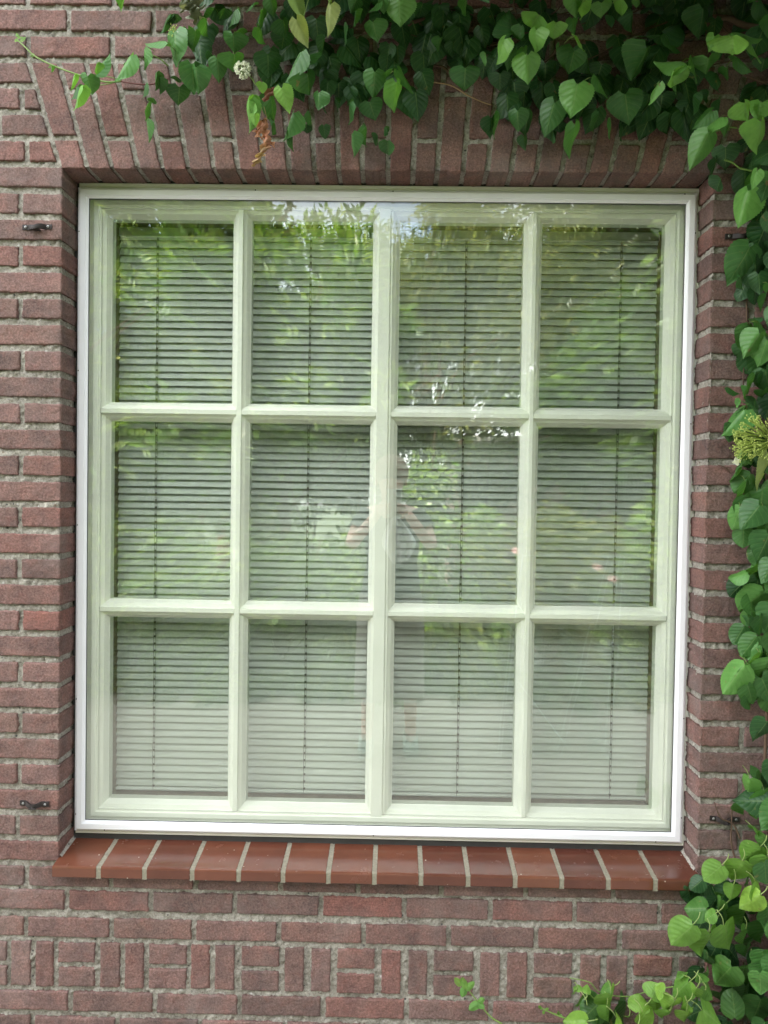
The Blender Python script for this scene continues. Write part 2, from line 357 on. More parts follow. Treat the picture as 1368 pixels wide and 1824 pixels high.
# ------------------------------------------------------------------ bricks as real blocks
def near(q):
    c = np.mean(np.array(q), axis=0); return -1.12 < c[0] < 1.1 and .0 < c[1] < 2.85
wall = empty('brick_wall', 'weathered red brown brick house wall with rough grey mortar round the window', 'wall')
def add_brick(mb, q, idn):
    q = np.array(q, float); g = np.random.default_rng(idn+1000)
    fine = near(q); Lx = max(np.linalg.norm(q[1]-q[0]), np.linalg.norm(q[2]-q[3])); Lz = max(np.linalg.norm(q[3]-q[0]), np.linalg.norm(q[2]-q[1]))
    st = .0055 if fine else .03
    def ts(Ln):
        n = max(2, int(Ln/st)); e = [0, .0012/Ln, .0035/Ln]; mid = np.linspace(.0075/Ln, 1-.0075/Ln, n); return np.array(e+list(mid)+[1-a for a in e[::-1]])
    U, V = np.meshgrid(ts(Lx), ts(Lz)); X = (q[0][0]*(1-U)+q[1][0]*U)*(1-V)+(q[3][0]*(1-U)+q[2][0]*U)*V; Z = (q[0][1]*(1-U)+q[1][1]*U)*(1-V)+(q[3][1]*(1-U)+q[2][1]*U)*V
    ox, oz = g.random(2)*50
    d = np.minimum(np.minimum(U, 1-U)*Lx, np.minimum(V, 1-V)*Lz)
    nx = samp(NZ, X+ox, Z+oz, .35)*.0006+samp(NF, X+ox, Z+oz, .9)*.0003; nz = samp(NZ, X+ox+9, Z+oz+5, .35)*.0006+samp(NF, X+ox+3, Z+oz, .9)*.0003
    ed = np.exp(-d/.006)
    # rounded, now and then chipped corners
    rr = .0026+.0010*samp(NZ, X+ox, Z+oz, 1.6)
    Y = np.where(d < rr, rr-np.sqrt(np.maximum(rr**2-(rr-d)**2, 0)), 0)*.9+samp(NZ, X+ox, Z+oz, 1.1)*.0005+samp(NF, X+ox, Z+oz, .8)*.00022
    for _ in range(g.integers(0, 3)):
        cu, cv = g.choice([0, 1, g.random()]), g.choice([0, 1]); r2 = g.uniform(.004, .012)
        dd = np.hypot((U-cu)*Lx, (V-cv)*Lz*1.3); Y += np.maximum(0, 1-dd/r2)*g.uniform(.002, .005)
    X = X+nx*ed+(g.random()-.5)*.0012; Z = Z+nz*ed+(g.random()-.5)*.0014; Y = Y+(g.random()-.5)*.0016
    nv, nu = X.shape; P = np.stack([X, Y, Z], -1).reshape(-1, 3)
    I = np.arange(nu*nv).reshape(nv, nu); f = np.stack([I[:-1, :-1], I[:-1, 1:], I[1:, 1:], I[1:, :-1]], -1).reshape(-1, 4)
    ring = np.concatenate([I[0, :], I[1:, -1], I[-1, -2::-1], I[-2:0:-1, 0]]); k = len(ring); vs_ = [P]; fs = [f]; prev = ring; n0 = len(P)
    for j, yy in enumerate((.012, .03, .05, .07, .10) if fine else (.10,)):
        Q = P[ring].copy(); Q[:, 1] = yy; cen = P.mean(0)
        nn = samp(NZ, Q[:, 0]+yy*7+ox, Q[:, 2]+yy*5+oz, .5)*.0008; dirn = Q-cen; dirn[:, 1] = 0; dirn /= np.linalg.norm(dirn, axis=1)[:, None]; Q += dirn*nn[:, None]
        cur = np.arange(n0, n0+k); vs_.append(Q); fs.append(np.stack([prev, cur, np.roll(cur, -1), np.roll(prev, -1)], -1)); prev = cur; n0 += k
    mb.add(np.concatenate(vs_), np.concatenate(fs))
mb = MB()
for i, q in enumerate(quads): add_brick(mb, q, i)
bo = mb.build('bricks', BRICK, wall)
# mortar bed
def grid_sheet(mb, O, A, B, la, lb, st, disp, hole=None):
    na, nb = max(2, int(la/st)+1), max(2, int(lb/st)+1); a, b = np.meshgrid(np.linspace(0, la, na), np.linspace(0, lb, nb))
    P = O+a[..., None]*A+b[..., None]*B; N = np.cross(A, B); P = P+disp(P)[..., None]*N
    I = np.arange(na*nb).reshape(nb, na); f = np.stack([I[:-1, :-1], I[:-1, 1:], I[1:, 1:], I[1:, :-1]], -1).reshape(-1, 4)
    mb.add(P.reshape(-1, 3), f)
def mdisp(P): return samp(NZ, P[..., 0]+P[..., 1], P[..., 2]+P[..., 1]*.7, .7)*.0015+samp(NF, P[..., 0], P[..., 2]+P[..., 1], 1.6)*.0013-.0070
mb = MB(); ex, ez = np.array([1., 0, 0]), np.array([0, 0, 1.]); ey = np.array([0, 1., 0]); g4 = .0035
def front(x0, x1, z0, z1, st=.0045): grid_sheet(mb, np.array([x0, 0, z0]), ex, ez, x1-x0, z1-z0, st, lambda P: mdisp(P))
front(-1.15, XL-g4, 0, 2.85); front(XR+g4, 1.12, 0, 2.85); front(XL-g4, XR+g4, ZT+g4, 2.85); front(XL-g4, XR+g4, 0, ZS-.004)
front(XMIN, -1.15, -.05, 3.5, .04); front(1.12, XMAX, -.05, 3.5, .04); front(-1.15, 1.12, 2.85, 3.5, .04)
grid_sheet(mb, np.array([XL-.0, .003, ZS]), ey, ez, .1, ZT-ZS+.004, .0045, lambda P: mdisp(P)*.8)          # left reveal, recessed into the wall
grid_sheet(mb, np.array([XR+.0, .1, ZS]), -ey, ez, .1, ZT-ZS+.004, .0045, lambda P: mdisp(P)*.8)
grid_sheet(mb, np.array([XL, .003, ZT]), ex, ey, XR-XL, .1, .0045, lambda P: -mdisp(P)*.8)
mo = mb.build('mortar', MORTAR, wall)
# plain brickwork further out, above and the wall core behind
mb = MB()
box(mb, -7, XMIN, .0, .1, -.05, 5.6); box(mb, XMAX, 7, .0, .1, -.05, 5.6); box(mb, XMIN, XMAX, .0, .1, 3.5, 5.6)
mb.build('plain_brickwork', FARB, wall, smooth=False)
mb = MB()
cz0, cz1, cx0, cx1 = .565, 2.335, -.872, .80
box(mb, -7, cx0, .1, .32, -.05, 5.6); box(mb, cx1, 7, .1, .32, -.05, 5.6); box(mb, cx0, cx1, .1, .32, cz1, 5.6); box(mb, cx0, cx1, .1, .32, -.05, cz0)
mb.build('wall_core', simple('plaster', (.3, .28, .26), .9), wall, smooth=False)
mb = MB()
box(mb, -7, -6.8, .32, 7, -.05, 5.6); box(mb, 6.8, 7, .32, 7, -.05, 5.6); box(mb, -7, 7, 7, 7.2, -.05, 5.6); box(mb, -6.8, 6.8, .32, 7, 2.75, 2.9)
hs = mb.build('house_shell', simple('interior_plaster', (.16, .15, .14), .9), None, smooth=False); tag(hs, kind='structure')
mb = MB(); box(mb, -6.8, 6.8, .32, 7, -.05, 0.02)
tag(mb.build('interior_floor', simple('floorboards', (.12, .08, .05), .6), None, smooth=False), kind='structure')
mb = MB(); box(mb, -7.3, 7.3, -.35, 7.5, 5.6, 5.75)
tag(mb.build('roof', simple('roof_edge', (.1, .07, .06), .8), None, smooth=False), 'plain flat eave of the brick house above the window wall', 'roof')

# ------------------------------------------------------------------ sill of glazed tiles
sill = empty('window_sill', 'sloping sill of glossy red brown glazed tiles under the window', 'window sill')
SB, SF, SY0, SY1 = .5570, .5415, .098, -.034
def glaze():
    m, n, l, b = mat('red_glaze'); tc = n.new('ShaderNodeTexCoord'); g = n.new('ShaderNodeNewGeometry'); P = tc.outputs['Object']
    r = ramp(n, [(0, (.098, .033, .022)), (.4, (.135, .046, .027)), (1, (.155, .058, .033))]); l.new(g.outputs['Random Per Island'], r.inputs[0])
    a = noise_node(n, l, P, 14, 4); r2 = ramp(n, [(.3, (.85, .85, .85)), (.7, (1.12, 1.12, 1.12))]); l.new(a.outputs[0], r2.inputs[0]); c = mixc(n, l, 1., r.outputs[0], r2.outputs[0], 'MULTIPLY')
    vo = n.new('ShaderNodeTexVoronoi'); vo.inputs['Scale'].default_value = 75; l.new(P, vo.inputs['Vector'])
    sp = n.new('ShaderNodeSeparateColor'); l.new(vo.outputs['Color'], sp.inputs[0]); r3 = ramp(n, [(.955, (0, 0, 0)), (.965, (1, 1, 1))]); l.new(sp.outputs[0], r3.inputs[0])
    r4 = ramp(n, [(.10, (1, 1, 1)), (.17, (0, 0, 0))]); l.new(vo.outputs['Distance'], r4.inputs[0]); mu = n.new('ShaderNodeMath'); mu.operation = 'MULTIPLY'; l.new(r3.outputs[0], mu.inputs[0]); l.new(r4.outputs[0], mu.inputs[1])
    c = mixc(n, l, mu.outputs[0], c, (.6, .5, .42)); l.new(c, b.inputs['Base Color'])
    ro = noise_node(n, l, P, 22, 5); r5 = ramp(n, [(.3, (.12, .12, .12)), (.7, (.30, .30, .30))]); l.new(ro.outputs[0], r5.inputs[0]); l.new(r5.outputs[0], b.inputs['Roughness'])
    b.inputs['Specular IOR Level'].default_value = .6; return m
TJ = [175, 257, 342, 425, 504, 585, 667, 750, 834, 918, 1001, 1084, 1168]   # joints along the front edge
fj = [XL-.002]+[wx(a, 1546+(a-93)*.021, SY1) for a in TJ]+[XR+.003]
mb = MB(); mj = MB()
def slope(y): return SF+(SB-SF)*(y-SY1)/(SY0-SY1)
for i in range(len(fj)-1):
    x0 = fj[i]+(.0058 if i else 0); x1 = fj[i+1]-(.0058 if i < len(fj)-2 else 0); dz = (random.random()-.5)*.0012
    prof = [(SY0, SB), (SY1+.012, slope(SY1+.012)), (SY1+.005, slope(SY1+.005)-.0002), (SY1+.0015, SF-.0015), (SY1, SF-.0045), (SY1, SF-.026), (SY1+.0015, SF-.0285), (SY1+.004, SF-.030), (.0, SF-.030)]
    xs = [x0, x0+.0012, x1-.0012, x1]; v = []; n_ = len(prof)
    for j, x_ in enumerate(xs):
        for (y_, z_) in prof:
            ins = .0012 if j in (0, 3) else 0; v.append((x_, y_+ins*(y_ < .01), z_+dz-ins*(z_ > SF-.02)))
    f = [(j*n_+k, (j+1)*n_+k, (j+1)*n_+k+1, j*n_+k+1) for j in range(3) for k in range(n_-1)]
    f += [tuple(range(n_)), tuple(3*n_+k for k in range(n_))]
    mb.add(v, f)
    if i < len(fj)-2:
        xj = fj[i+1]; jw = .0062
        for (a_, b_) in ((-jw, jw),):
            ys = np.linspace(SY0, SY1+.002, 34); L1 = []; 
            path = [(y, slope(y)-.0012) for y in ys]+[(SY1+.0015, z) for z in np.linspace(SF-.004, SF-.030, 8)]
            xs2 = np.linspace(a_, b_, 5); v = []
            for (y, z) in path:
                for xx in xs2:
                    nn = float(samp(NF, xj+xx, y*1+z, .7))*.0007; v.append((xj+xx, y+nn*.5, z+nn))
            f = [(r*5+c, r*5+c+1, r*5+5+c+1, r*5+5+c) for r in range(len(path)-1) for c in range(4)]; mj.add(v, f)
mb.build('tiles', glaze(), sill, smooth=False); mj.build('joints', simple('dirty_joint', (.25, .23, .175), .95, noise=.45, nscale=160, bump=.8, bscale=250), sill)
# mortar fillets at both ends
me_ = MB()
for x0, sg in ((XL-.004, 1), (XR+.004, -1)):
    P = []; ys = np.linspace(.006, .095, 24)
    for y in ys:
        for t in np.linspace(0, 1, 5):
            z = slope(y)+.010*(1-t)+float(samp(NF, y+sg, t*.05, .6))*.0012; P.append((x0+sg*.011*t, y, z if t < .9 else slope(y)-.001))
    me_.add(P, [(r*5+c, r*5+c+1, r*5+6+c, r*5+5+c) for r in range(23) for c in range(4)])
me_.build('end_mortar', MORTAR, sill)

# ------------------------------------------------------------------ storm window
def rings(mb, rs):     # rs: list of (x0,x1,z0,z1,y) -> mitred band
    n = len(rs); V = []
    for (x0, x1, z0, z1, y) in rs: V += [(x0, y, z0), (x1, y, z0), (x1, y, z1), (x0, y, z1)]
    f = [(4*i+j, 4*i+(j+1) % 4, 4*i+4+(j+1) % 4, 4*i+4+j) for i in range(n-1) for j in range(4)]; mb.add(V, f)
FX0, FX1, FZ0, FZ1 = -.845, .7706, .589, 2.2935
def off(d, y): return (FX0-d, FX1+d, FZ0-d, FZ1+d, y)
storm = empty('storm_window', 'large white aluminium storm window frame with one glass sheet over the whole window', 'storm window')
mb = MB(); rings(mb, [off(.007, .102), off(.0072, .0845), off(.0066, .0838), off(.001, .0838), off(.0004, .0832), off(0, .0762), off(-.001, .0750), off(-.0150, .0750), off(-.0156, .0756), off(-.0158, .0775), off(-.0165, .0770), off(-.0212, .0805), off(-.0222, .0815), off(-.0222, .088)])
mb.build('frame', ALU, storm, smooth=False)
mb = MB(); rings(mb, [off(-.0218, .0842), off(-.0222, .0836), off(-.0234, .0838), off(-.0236, .0852)]); mb.build('gasket', RUBBER, storm, smooth=False)
mb = MB(); box(mb, FX0+.020, FX1-.020, .0852, .0892, FZ0+.020, FZ1-.020); mb.build('glass_sheet', GLASS, storm, smooth=False)
# fine mitre lines and small fixing screws in the flange
SCREW = simple('dark_screw', (.05, .05, .05), .5, metal=.5)
for (px, py, side) in ((455, 339, 't'), (700, 341, 't'), (1220, 346, 't'), (186, 1480, 'b'), (665, 1490, 'b'), (1168, 1502, 'b')):
    x_ = wx(px, py, .083); z_ = FZ1+.004 if side == 't' else FZ0-.004; s = MB(); ball(s, (x_, .0832, z_), .0018, 8, 4, sc=(1, .5, 1)); s.build('screw', SCREW, storm)
for (px, py, side) in ((140, 412, 'l'), (139, 660, 'l'), (136, 935, 'l'), (133, 1245, 'l'), (131, 1450, 'l'), (1241, 415, 'r'), (1232, 755, 'r'), (1217, 1280, 'r'), (1214, 1457, 'r')):
    z_ = wz(px, py, .083); x_ = FX0-.004 if side == 'l' else FX1+.004; s = MB(); ball(s, (x_, .0832, z_), .0018, 8, 4, sc=(1, .5, 1)); s.build('screw', SCREW, storm)

# ------------------------------------------------------------------ timber window
tw = empty('timber_window', 'cream painted timber window of twelve panes behind the storm window', 'window')
PX = [(-.780, -.4500), (-.3998, -.0710), (.0022, .3358), (.3840, .7140)]
PZ = [(1.7407, 2.2370), (1.2034, 1.6903), (.6505, 1.1536)]
IX0, IX1, IZ0, IZ1 = PX[0][0], PX[3][1], PZ[2][0], PZ[0][1]
def po(d, y): return (IX0-d, IX1+d, IZ0-d, IZ1+d, y)
MW = .019; FY = .110
mb = MB()
rings(mb, [(-.8525, .7925, .572, 2.3155, .135), (-.8525, .7925, .572, 2.3155, .0915), (-.8510, .7910, .573, 2.3140, .0900), (-.846, .786, .580, 2.309, .0900), (-.845, .785, .581, 2.308, .0915), (-.838, .776, .585, 2.300, .0920), (-.838, .776, .585, 2.300, .112),
           po(.0425, .112), po(.040, .1075), po(.038, .106), po(.027, .106), po(.0245, .1075), po(.0240, .110), po(MW, FY)])
mb.build('frame', PAINT, tw, smooth=False)
bars = MB()
def bar(name, x0, x1, z0, z1, y0=FY, y1=.165, b=.0012):
    q = MB(); box(q, x0, x1, y0, y1, z0, z1, b); return q.build(name, PAINT, tw, smooth=False)
zlo, zhi = IZ0-MW+.0005, IZ1+MW-.0005
bar('mullion', -.0552, -.0234, zlo-.006, zhi+.006, .1065); bar('mullion_rebate', -.0232, PX[2][0]-MW+.001, zlo, zhi, .1093)
bar('glazing_bar', PX[0][1]+MW-.0008, PX[1][0]-MW+.0008, zlo, zhi, .1094); bar('glazing_bar', PX[2][1]+MW-.0008, PX[3][0]-MW+.0008, zlo, zhi, .1094)
for (a, b) in ((IX0-MW+.0005, PX[0][1]+MW-.0012), (PX[1][0]-MW+.0012, -.0556), (PX[2][0]-MW+.0015, PX[2][1]+MW-.0012), (PX[3][0]-MW+.0012, IX1+MW-.0005)):
    for r_ in (0, 1): bar('glazing_bar', a, b, PZ[r_+1][1]+MW-.0008, PZ[r_][0]-MW+.0008, .1100)
for (x0, x1) in PX:
    for (z0, z1) in PZ:
        def q(d, y): return (x0-d, x1+d, z0-d, z1+d, y)
        mm_ = MB(); rings(mm_, [q(MW, .111), q(MW, .1175), q(MW-.0008, .1185), q(.0100, .1215), q(.0085, .1230), q(.0080, .1262), q(.0070, .1270), q(.0018, .1370), q(0, .1382), q(0, .1650)])
        mm_.build('pane_moulding', PAINT, tw, smooth=False)
        gg = MB(); box(gg, x0-.0015, x1+.0015, .1392, .1432, z0-.0015, z1+.0015); gg.build('glass_pane', GLASS2, tw, smooth=False)
# dark strip between brick and frame
mb = MB(); rings(mb, [(XL-.01, XR+.012, ZS+.04, ZT+.012, .0945), (-.8515, .7915, .575, 2.3145, .0945), (-.8515, .7915, .575, 2.3145, .12)]); mb.build('seal_and_gap_strip', SEAL, tw, smooth=False)
mb = MB(); box(mb, XL, XR, .0985, .16, .5400, .5815); mb.build('seal_and_gap_strip', RUBBER, tw, smooth=False)  # black strip standing in for the dark gap under the storm frame
# brown interior lining box
mb = MB(); d0 = .012
rings(mb, [(-.87, .80, .56, 2.33, .1655), (IX0-.002, IX1+.003, IZ0-.004, IZ1+.002, .1655), (IX0-.006, IX1+.005, IZ0-.008, IZ1+.006, .1700), (IX0-.006, IX1+.005, IZ0-.008, IZ1+.006, .335), (-1.0, .95, .45, 2.45, .335)])
mb.build('brown_lining', LINING, tw, smooth=False)

# ------------------------------------------------------------------ venetian blind
bl = empty('venetian_blind', 'closed pale grey slatted venetian blind hanging inside the twelve pane window', 'blind')
BX0, BX1, BY = -.7855, .7215, .214
mb = MB(); pitch = .0203; ztop = 2.214; n_sl = int((ztop-.645)/pitch)
tilt = R(61)
for i in range(n_sl):
    z = ztop-pitch*i; t = tilt+(random.random()-.5)*.10; sag = .0009*random.random()
    xs = np.linspace(BX0, BX1, 26); V = []
    for x_ in xs:
        wob = .0004*math.sin(x_*9+i*1.7)+(sag*math.sin((x_-BX0)/(BX1-BX0)*math.pi*3))
        for u in np.linspace(-1, 1, 6):
            cr = .0022*(1-u*u); a = u*.0125
            yy = -a*math.cos(t)*-1; zz = 0
            # u=-1 outer low edge, u=+1 inner high edge; crown faces up/out
            yy = a*math.cos(t)-cr*math.sin(t); zz = a*math.sin(t)+cr*math.cos(t)
            V.append((x_, BY+yy, z+zz+wob))
    mb.add(V, [(c*6+r, c*6+r+1, c*6+7+r, c*6+6+r) for c in range(25) for r in range(5)])
mb.build('slats', SLAT, bl)
zb_ = ztop-pitch*n_sl
mb = MB(); box(mb, BX0, BX1, BY-.011, BY+.011, zb_-.004, zb_+.004, .002); mb.build('bottom_rail', SLAT, bl)
mb = MB(); box(mb, BX0, BX1, BY-.0125, BY+.0125, 2.212, 2.238, .002); mb.build('head_rail', SLAT, bl)
for cx_ in (-.6785, -.2487, .1850, .6157):
    mb = MB(); zz = np.linspace(2.212, zb_, 160)
    tube(mb, [(cx_+.0006*math.sin(z*40), BY-.0108+.0003*math.sin(z*97), z) for z in zz], .0008, 5)
    tube(mb, [(cx_+.0042, BY-.0098, z) for z in zz[::8]], .0005, 4)
    for i in range(n_sl):
        z = ztop-pitch*i-.0075; box(mb, cx_-.0011, cx_+.0048, BY-.0112, BY-.0095, z-.0042, z+.0012)
    mb.build('ladder_cord', CORD, bl, smooth=False)

# ------------------------------------------------------------------ iron shutter keeps on the wall
IRON = simple('rusty_iron', (.020, .014, .013), .65, metal=0, noise=.5, nscale=120, bump=.5, bscale=400)
STEEL = simple('screw_steel', (.35, .35, .34), .4, metal=.6)
def keep(px, py, label, seed, flip, paint=False):
    c = wp(px, py); e = empty('wall_bracket', label, 'bracket', 'iron brackets beside the window', (float(c[0]), 0, float(c[2])))
    g = np.random.default_rng(seed); L = .0375; mb = MB(); n = 30; V = []
    for i in range(n+1):
        t = -1+2*i/n; bulge = (.017 if flip > 0 else .010)*max(0, 1-((t-.05*flip)/.55)**2)**.8; dz = -.0045*math.exp(-((t+.05)/.35)**2)*1.1+.001*flip*t
        hw = .0066-.0012*math.exp(-((t)/.3)**2)
        for (yy, zz) in ((.002, -hw), (-.0036, -hw+.0006), (-.0042, 0), (-.0036, hw-.0006), (.002, hw)): V.append((c[0]+t*L, yy-bulge, c[2]+zz+dz))
    f = [(i*5+j, i*5+j+1, i*5+6+j, i*5+5+j) for i in range(n) for j in range(4)]+[(i*5, i*5+5, i*5+9, i*5+4) for i in range(n)]+[tuple(range(5)), tuple(n*5+k for k in range(5))]
    mb.add(V, f)
    # hook tongue below the bulge
    tube(mb, smooth_path([(c[0]-.004, -.012, c[2]-.004), (c[0]+.003, -.016, c[2]-.008), (c[0]+.009, -.012, c[2]-.009)], 5), .0018, 6)
    box(mb, c[0]-.009, c[0]+.009, -.018, -.001, c[2]-.0098, c[2]-.0075, .0005)
    mb.build('strap', IRON, e, smooth=False)
    for sx in (-1, 1):
        s = MB(); x_ = c[0]+sx*L*.76; tube(s, [(x_, -.0038, c[2]+.0008*sx*flip), (x_, -.0058, c[2]+.0008*sx*flip)], [.0034, .0028], 12)
        s.build('screw', STEEL, e); s = MB(); ball(s, (x_, -.0059, c[2]+.0008*sx*flip), .0012, 6, 3, sc=(1, .3, 1)); s.build('screw_slot', IRON, e)
    return e
keep(67, 405, 'dark iron bracket screwed to the bricks left of the window near its top corner', 1, 1)
keep(62, 1431, 'rusty iron bracket with bright screws left of the window just above the sill', 2, -1)
keep(1318, 421, 'shaded iron bracket right of the window top, half under the climbing leaves', 3, 1)
keep(1290, 1458, 'rusty flat iron bracket right of the window bottom beside the green leaves', 4, -1)

# ------------------------------------------------------------------ climbing plant leaves
TT = np.array([0, .04, .10, .18, .30, .45, .60, .74, .86, .94, 1.0])
W_H = np.array([.10, .37, .48, .525, .52, .455, .35, .225, .105, .042, .0])       # pointed heart
W_R = np.array([.08, .26, .38, .46, .50, .50, .46, .375, .24, .11, .0])        # rounder
def leaf(mb, P0, P1, width, nrm, col, kind='H', fold=.25, curl=.15, seed=0, lo=False):
    g = np.random.default_rng(seed); P0 = np.array(P0, float); P1 = np.array(P1, float); T = P1-P0; Ln = np.linalg.norm(T); T /= Ln
    N = np.array(nrm, float); N = N-T*np.dot(N, T); N /= np.linalg.norm(N)+1e-9; B = np.cross(T, N)
    nt_, nu_ = (9, 5) if lo else (33, 9); t = np.linspace(0, 1, nt_); wt = np.interp(t, TT, W_H if kind == 'H' else W_R)
    # smooth interpolation
    wt = np.convolve(np.pad(wt, 1, 'edge'), [.2, .6, .2], 'valid'); wt[-1] = 0
    saw = np.where(np.arange(nt_) % 2 == 0, 1.0, .93); u = np.linspace(-1, 1, nu_)
    U, Tm = np.meshgrid(u, t); asym = 1+.08*(g.random()-.5)*np.sign(U)
    Wd = wt[:, None]*np.where(np.abs(U) > .98, saw[:, None], 1)*asym
    lob = (.17 if kind == 'H' else .09)*(1-Tm)**2.2*np.abs(U)**1.3
    x = U*Wd*width; y = (Tm-lob)*Ln
    a1, a2, a3 = g.random(3)*6
    bend = curl*Ln*(np.sin(Tm*math.pi*.5)**2)
    z = -fold*np.abs(x)*1.0+ .10*fold*width-bend + .035*width*np.sin(Tm*9+a1)*np.abs(U)**2 + .025*width*np.sin(Tm*5+a2+U*2)*np.abs(U)
    # arching side rows between the veins
    z += .005*width*np.abs(np.sin((Tm-.33*np.abs(U))*6*math.pi))*np.abs(U)*(1-np.abs(U))*3
    P = P0+x[..., None]*B+y[..., None]*T+z[..., None]*N
    I = np.arange(nt_*nu_).reshape(nt_, nu_); f = np.stack([I[:-1, :-1], I[:-1, 1:], I[1:, 1:], I[1:, :-1]], -1).reshape(-1, 4)
    mb.add(P.reshape(-1, 3), f, uv=np.stack([U, Tm], -1).reshape(-1, 2), col=np.array([*col, 1.]))
def tone(s, g):       # leaf colour: fresh leaves lighter, with shade and caught light put in too
    pal = [(0, (.020, .070, .024)), (.3, (.034, .112, .032)), (.6, (.068, .190, .045)), (.85, (.120, .275, .060)), (1.0, (.175, .34, .065)), (1.3, (.40, .47, .18))]
    for (a, ca), (b, cb) in zip(pal[:-1], pal[1:]):
        if s <= b: k = (s-a)/(b-a); c = np.array(ca)*(1-k)+np.array(cb)*k; break
    else: c = np.array(pal[-1][1])
    return c*(1+.12*(g.random()-.5))
SECT = {'A': (0, 0, 3.8), 'B': (340, 0, 3.8), 'C': (680, 0, 3.8), 'D': (1008, 0, 3.8), 'E': (1228, 300, 3.8), 'F': (1228, 700, 3.8), 'G': (1228, 1100, 3.8), 'H': (1168, 1480, 5.3), 'I': (780, 1700, 3.42)}
L_A = """1120 285 975 275 60 .6|1190 215 1160 440 190 .55|1270 200 1325 350 110 .5|985 335 965 472 125 .6|890 385 765 555 95 .62|652 490 742 345 75 .5|660 430 645 500 50 .7|595 515 615 652 115 .5|552 592 485 738 85 .82|530 590 468 660 105 .3|505 512 465 605 38 .85|350 450 345 482 26 .5|875 425 890 482 42 .5|990 570 950 662 72 .4|1060 495 1030 600 62 .45|1080 530 1075 645 62 .4|1212 588 1215 722 135 .22|1000 705 965 808 82 .4|1030 665 1050 702 52 .4|1000 820 998 965 62 .5|1205 390 1210 492 92 .3|1300 440 1325 635 150 .45|1150 105 1060 200 60 .25|1180 100 1120 150 70 .2|830 -40 845 82 82 .6|1185 515 1225 545 60 .25"""
L_B = """95 130 140 246 175 .55|30 212 32 352 85 .55|110 60 60 135 100 .3|230 60 190 130 90 .25|310 70 240 175 72 .45|480 72 450 187 115 .5|425 25 370 78 85 .45|540 -5 575 122 64 .5|450 185 518 292 128 .5|335 195 285 240 95 .5|290 235 285 366 145 .52|290 368 300 487 168 .52|120 345 175 402 85 .4|180 400 190 562 105 .5|40 458 35 638 155 .45|520 368 530 527 155 .28|620 138 665 258 135 .35|630 230 620 348 140 .18|850 130 850 305 155 .18|1040 168 1025 303 95 .4|900 250 900 382 64 .3|1120 78 1090 188 115 .45|1120 -5 1080 92 84 .4|1235 150 1255 288 135 .55|1290 8 1200 82 105 .55|750 362 610 565 110 .5|765 402 862 290 80 .5|700 478 620 602 105 .45|780 500 820 642 195 .5|870 630 855 748 145 .45|615 598 665 778 110 .95|530 640 600 825 145 .38|480 560 490 632 64 .9|430 645 440 705 62 .85|405 680 355 898 80 .82|430 700 435 785 60 .85|432 780 440 868 42 .9|700 770 605 943 110 .5|560 830 592 905 100 .3|680 880 690 1028 78 .3|800 760 840 858 74 .35|1080 700 1060 845 134 .35|1210 690 1250 820 134 .35|1245 488 1230 668 125 .5|1180 860 1205 993 124 .4|1095 908 1095 1065 82 .42|1315 865 1305 930 90 .25|1262 918 1270 985 84 .25|1330 958 1340 1055 94 .35|1000 560 1000 680 120 .12|1080 590 1080 700 120 .15|900 500 900 600 100 .12|1160 580 1190 670 110 .18|900 850 900 930 70 .2|880 680 930 760 90 .1|1340 300 1340 420 100 .2|780 840 790 895 80 .15|980 680 990 760 90 .15|30 60 20 130 80 .3"""
L_C = """120 5 115 178 178 .75|10 0 20 92 60 .6|560 -15 590 103 145 .45|280 25 240 112 130 .2|390 40 390 140 110 .15|85 462 85 300 145 .2|112 478 237 608 132 .55|95 560 100 765 168 .7|42 475 8 525 60 .5|100 520 440 100 1 .0|395 255 385 355 115 .35|520 190 575 395 180 .12|430 180 470 250 140 .12|480 285 490 395 95 .2|565 462 560 612 168 .35|880 238 868 58 180 .42|940 178 940 272 100 .45|1060 105 1008 190 180 .88|1050 205 1035 363 168 .88|1180 155 1160 263 122 .9|1310 -25 1320 123 112 .75|1290 128 1310 235 112 .5|835 268 755 428 150 .9|700 360 720 440 60 .6|960 328 965 433 94 .62|985 378 990 573 154 .85|890 338 865 483 90 .4|1185 300 1175 345 42 .5|1290 328 1260 503 144 .45|1325 575 1275 794 190 .75|790 768 805 938 134 .32|920 750 920 893 112 .4|980 758 985 925 92 .22|1170 698 1090 922 144 .42|1190 820 1200 900 120 .1|960 920 975 1022 74 .2|1305 848 1315 1073 146 .52|900 555 905 705 150 .08|800 500 800 620 120 .1|1110 430 1100 580 140 .1|700 395 680 545 120 .1|1180 438 1195 548 74 .22|520 380 530 500 160 .08|1050 520 1060 640 120 .08|740 800 750 940 110 .1|1150 880 1150 960 130 .15"""
